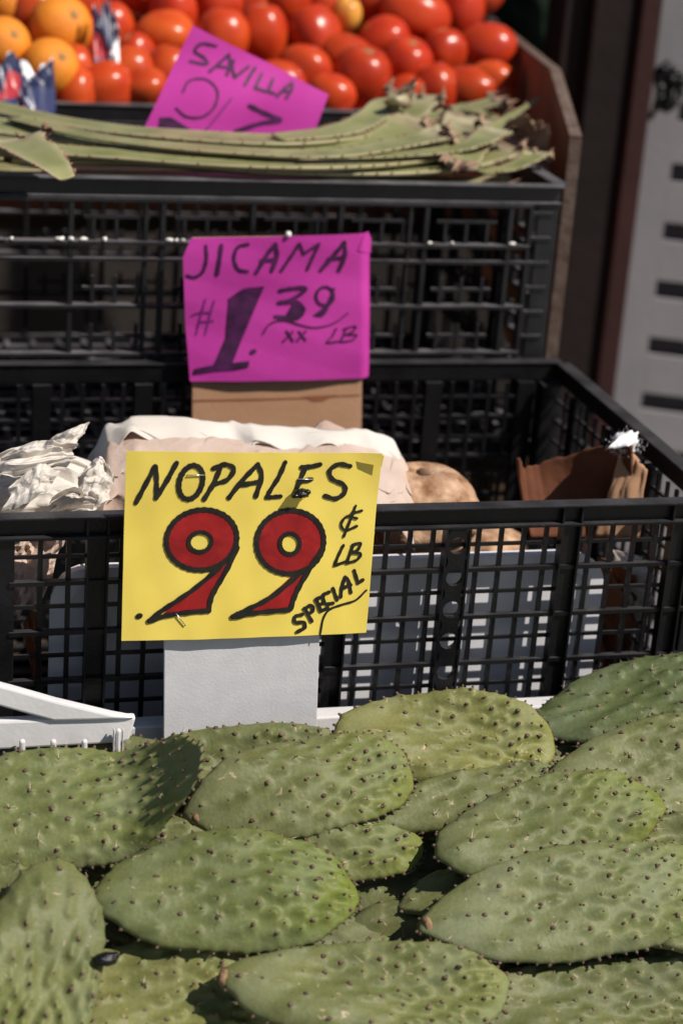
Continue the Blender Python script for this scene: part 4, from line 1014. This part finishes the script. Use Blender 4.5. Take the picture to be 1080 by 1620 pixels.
    Az = mid(A[:, 0], A[:, 1])
    def rho_at(x_, y_):
        w_ = gw(x_/L)*(Wu if y_ > 0 else Wd); return min(1, abs(y_)/max(w_, 1e-4))
    hb = bumps(A[:, 0].copy(), A[:, 1].copy())
    for i, (x_, y_, s_) in enumerate(A):
        rh = np.linalg.norm(np.array([x_, y_])-cen); dirv = (np.array([x_, y_])-cen)/(rh+1e-9)
        j = np.argmax(((O-cen)/np.linalg.norm(O-cen, axis=1)[:, None])@dirv); rhn = min(.995, rh/np.linalg.norm(O[j]-cen))
        z_ = Az[i]+thick*(1.25-.45*s_)*math.sqrt(1-rhn**5)+hb[i]*(1-rhn**14)
        p = B+ax*x_+sd*y_+n*z_-C; r_ = rg.uniform(.0006, .0017)
        if rg.random() < .07: continue
        ab.blob(p, (r_*1.35, r_, r_*.9), 6, 4, .25, (ax, sd, n))
        if rg.random() < .35: ab.blob(p+ax*rg.normal(0, .001)+sd*rg.normal(0, .001), (r_*.8, r_*.7, r_*.9), 5, 3, .2, (ax, sd, n))
        if rg.random() < spines:
            for q in range(rg.integers(1, 4)):
                d_ = n*rg.uniform(.2, .8)+ax*rg.normal(.4, .6)+sd*rg.normal(0, .6); d_ /= np.linalg.norm(d_)
                sb.cone(p, p+d_*rg.uniform(.004, .0105), .00034, 3)
    # along the rim
    for j in rim:
        if True:
            p = B+ax*O[j, 0]+sd*O[j, 1]+n*mid(O[j:j+1, 0], O[j:j+1, 1])[0]-C
            od = O[j]-cen; od /= np.linalg.norm(od); od3 = ax*od[0]+sd*od[1]
            r_ = rg.uniform(.0009, .0015); ab.blob(p+od3*.0003, (r_*1.3, r_, r_), 6, 4, .25, (od3, np.cross(n, od3), n))
            if rg.random() < spines*1.3:
                d_ = od3+n*rg.normal(0, .4)+np.cross(n, od3)*rg.normal(0, .5); d_ /= np.linalg.norm(d_); sb.cone(p, p+d_*rg.uniform(.003, .007), .00028, 3)
    a_ = ab.build('areoles', 'areole', o); a_['kind'] = 'stuff'
    if sb.v: s__ = sb.build('spines', 'spine', o); s__['kind'] = 'stuff'
    if scar:
        sc = MB(); z0 = float(mid(np.array([.004]), np.array([0.]))[0])
        sc.blob(B+ax*.0052+n*(z0+.0012)-C, (.0040, min(Wu, Wd)*.22, thick*.62), 16, 10, .14, (ax, sd, n)); sc.build('cut_end', 'scar', o)
    return o
G = lambda g: (g, g*1.0, g*.98)
PADS = [
 # label, base, tip, half width up, half width down, dict
 ('cactus pad at upper left with a curled spiny right edge in shadow', (-150, 1300), (298, 1268), 98, 92, dict(layer=.012, tilt=33, curl=.8, seed=1, bend=-.01, tipc=.35, spines=0.12, col=(1.0, 1.04, .98))),
 ('flat pad at the back below the white card, behind the spiny curled edge', (168, 1225), (560, 1195), 58, 60, dict(layer=-.008, tilt=36, seed=2, tipc=.2, col=G(.95))),
 ('pad under the white card with brown cut end at its left', (298, 1283), (652, 1212), 82, 78, dict(layer=.022, tilt=38, seed=3, tipc=.75, spines=0.12, scar=True)),
 ('large pale pad at the back right of the white card', (520, 1172), (876, 1182), 86, 72, dict(layer=.000, tilt=42, seed=4, tipc=.45, col=(1.22, 1.14, 1.0))),
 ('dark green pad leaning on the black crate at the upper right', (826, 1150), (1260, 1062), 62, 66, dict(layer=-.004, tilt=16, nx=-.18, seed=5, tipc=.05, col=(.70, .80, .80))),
 ('broad pad at the right edge below the dark green one', (860, 1255), (1260, 1160), 78, 84, dict(layer=.012, tilt=34, seed=6, tipc=.15, col=G(1.0))),
 ('thin rounded pad end poking out between the pale pad and its right neighbour', (588, 1300), (900, 1225), 42, 42, dict(layer=.006, tilt=30, seed=7, tipc=.1)),
 ('bright tipped pad at centre right with a crowded spiny tip', (684, 1362), (1042, 1268), 84, 70, dict(layer=.034, tilt=34, seed=8, tipc=1.0, spines=0.12, col=(.95, .97, .95))),
 ('pad edge peeping out at the right below the crowded spiny tip', (960, 1345), (1240, 1320), 46, 50, dict(layer=.012, tilt=34, seed=9, tipc=.2)),
 ('big glossy pad in the middle foreground left of the dark gap', (146, 1420), (566, 1408), 100, 92, dict(layer=.038, tilt=33, seed=10, tipc=1.0, spines=0.12, bend=.02, col=(.86, .92, .84))),
 ('pad mostly hidden behind the big glossy pad, spiny end showing at right', (330, 1345), (672, 1338), 48, 56, dict(layer=.008, tilt=32, seed=11, tipc=.8, spines=0.12)),
 ('pale pad sliver between the curled edge and the brown cut end', (170, 1330), (420, 1300), 36, 40, dict(layer=.002, tilt=30, seed=12, tipc=.1)),
 ('large grey green pad at the right foreground with a dry stem tip', (668, 1470), (1150, 1392), 92, 90, dict(layer=.042, tilt=34, seed=13, tipc=.5, col=(1.08, 1.10, 1.20), spines=0.12, scar=True)),
 ('stubby pad end sticking out left of the large grey green pad', (630, 1428), (900, 1400), 40, 40, dict(layer=.012, tilt=26, seed=14, tipc=.1, col=G(.85))),
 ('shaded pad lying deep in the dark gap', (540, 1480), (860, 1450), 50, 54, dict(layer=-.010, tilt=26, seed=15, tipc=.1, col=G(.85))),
 ('upright pad at the lower left corner with its narrow end on top', (92, 1358), (36, 1668), 104, 92, dict(layer=.040, tilt=40, nx=.10, seed=16, tipc=.5, spines=0.12)),
 ('yellow green pad in the bottom row beside the upright pad', (20, 1590), (470, 1560), 86, 110, dict(layer=.018, tilt=30, seed=17, tipc=.5, col=(1.15, 1.08, .95))),
 ('pad at bottom centre with brown stem end and drop shadow', (342, 1552), (800, 1562), 66, 96, dict(layer=.048, tilt=28, seed=18, tipc=.45, col=G(1.02), scar=True)),
 ('dull pad along the bottom right edge', (650, 1600), (1180, 1565), 62, 80, dict(layer=.022, tilt=30, seed=19, tipc=.1, col=G(.9))),
 ('pad sliver at the left edge below the curled pad', (-120, 1400), (120, 1372), 50, 40, dict(layer=.004, tilt=30, seed=20, tipc=.2)),
 ('pad in the bottom right corner with its round tip turned up', (1035, 1490), (1230, 1440), 36, 40, dict(layer=.044, tilt=30, seed=21, tipc=.2)),
]
for lab, b, t, wu, wd, kw in PADS: pad(lab, b, t, wu, wd, **kw)
# deeper pads that fill the gaps, and pads beyond the frame
for k, (b, t, wu, wd, ly) in enumerate((((140, 1330), (560, 1300), 90, 90, -.035), ((700, 1235), (1010, 1185), 70, 60, -.022), ((470, 1450), (820, 1420), 70, 60, -.022), ((480, 1370), (900, 1330), 95, 90, -.035), ((520, 1500), (950, 1470), 95, 90, -.030), ((780, 1280), (1180, 1230), 90, 90, -.035), ((-120, 1440), (300, 1450), 95, 90, -.020), ((-100, 1270), (300, 1230), 80, 90, -.030), ((60, 1690), (520, 1700), 90, 90, .010), ((480, 1700), (950, 1690), 90, 90, .010), ((900, 1680), (1300, 1620), 90, 90, .010), ((220, 1500), (640, 1540), 90, 90, -.012), ((820, 1560), (1240, 1530), 90, 90, -.010))):
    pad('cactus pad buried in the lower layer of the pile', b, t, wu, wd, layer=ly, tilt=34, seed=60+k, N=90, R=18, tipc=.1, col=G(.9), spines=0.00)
for k, (b, t, wu, wd, ly) in enumerate((((-60, 1800), (400, 1800), 95, 90, .0), ((350, 1815), (850, 1800), 95, 90, .004), ((800, 1790), (1260, 1740), 95, 90, .0), ((1010, 1420), (1420, 1370), 90, 90, -.004), ((1060, 1570), (1480, 1520), 90, 90, -.004), ((-430, 1310), (-50, 1295), 90, 90, -.004), ((-450, 1470), (-70, 1460), 90, 90, -.004), ((-420, 1640), (0, 1650), 90, 90, -.004))):
    pad('cactus pad at the outer edge of the pile', b, t, wu, wd, layer=ly, tilt=33, seed=90+k, N=110, R=22, tipc=.3, col=G(.95), spines=0.10)
sdm = MB(); sdm.blob((0, 0, 0), (.0085, .0055, .0048), 12, 8, .10); sdm.blob((.006, .001, .001), (.0035, .003, .003), 8, 6, .1)
c = on(168, 1517, PP0+PPN*.046, PPN)
tag(sdm.build('dried_bug', 'bug', None, c), 'shiny black beetle like bit beside the upright pad at lower left', 'insect')
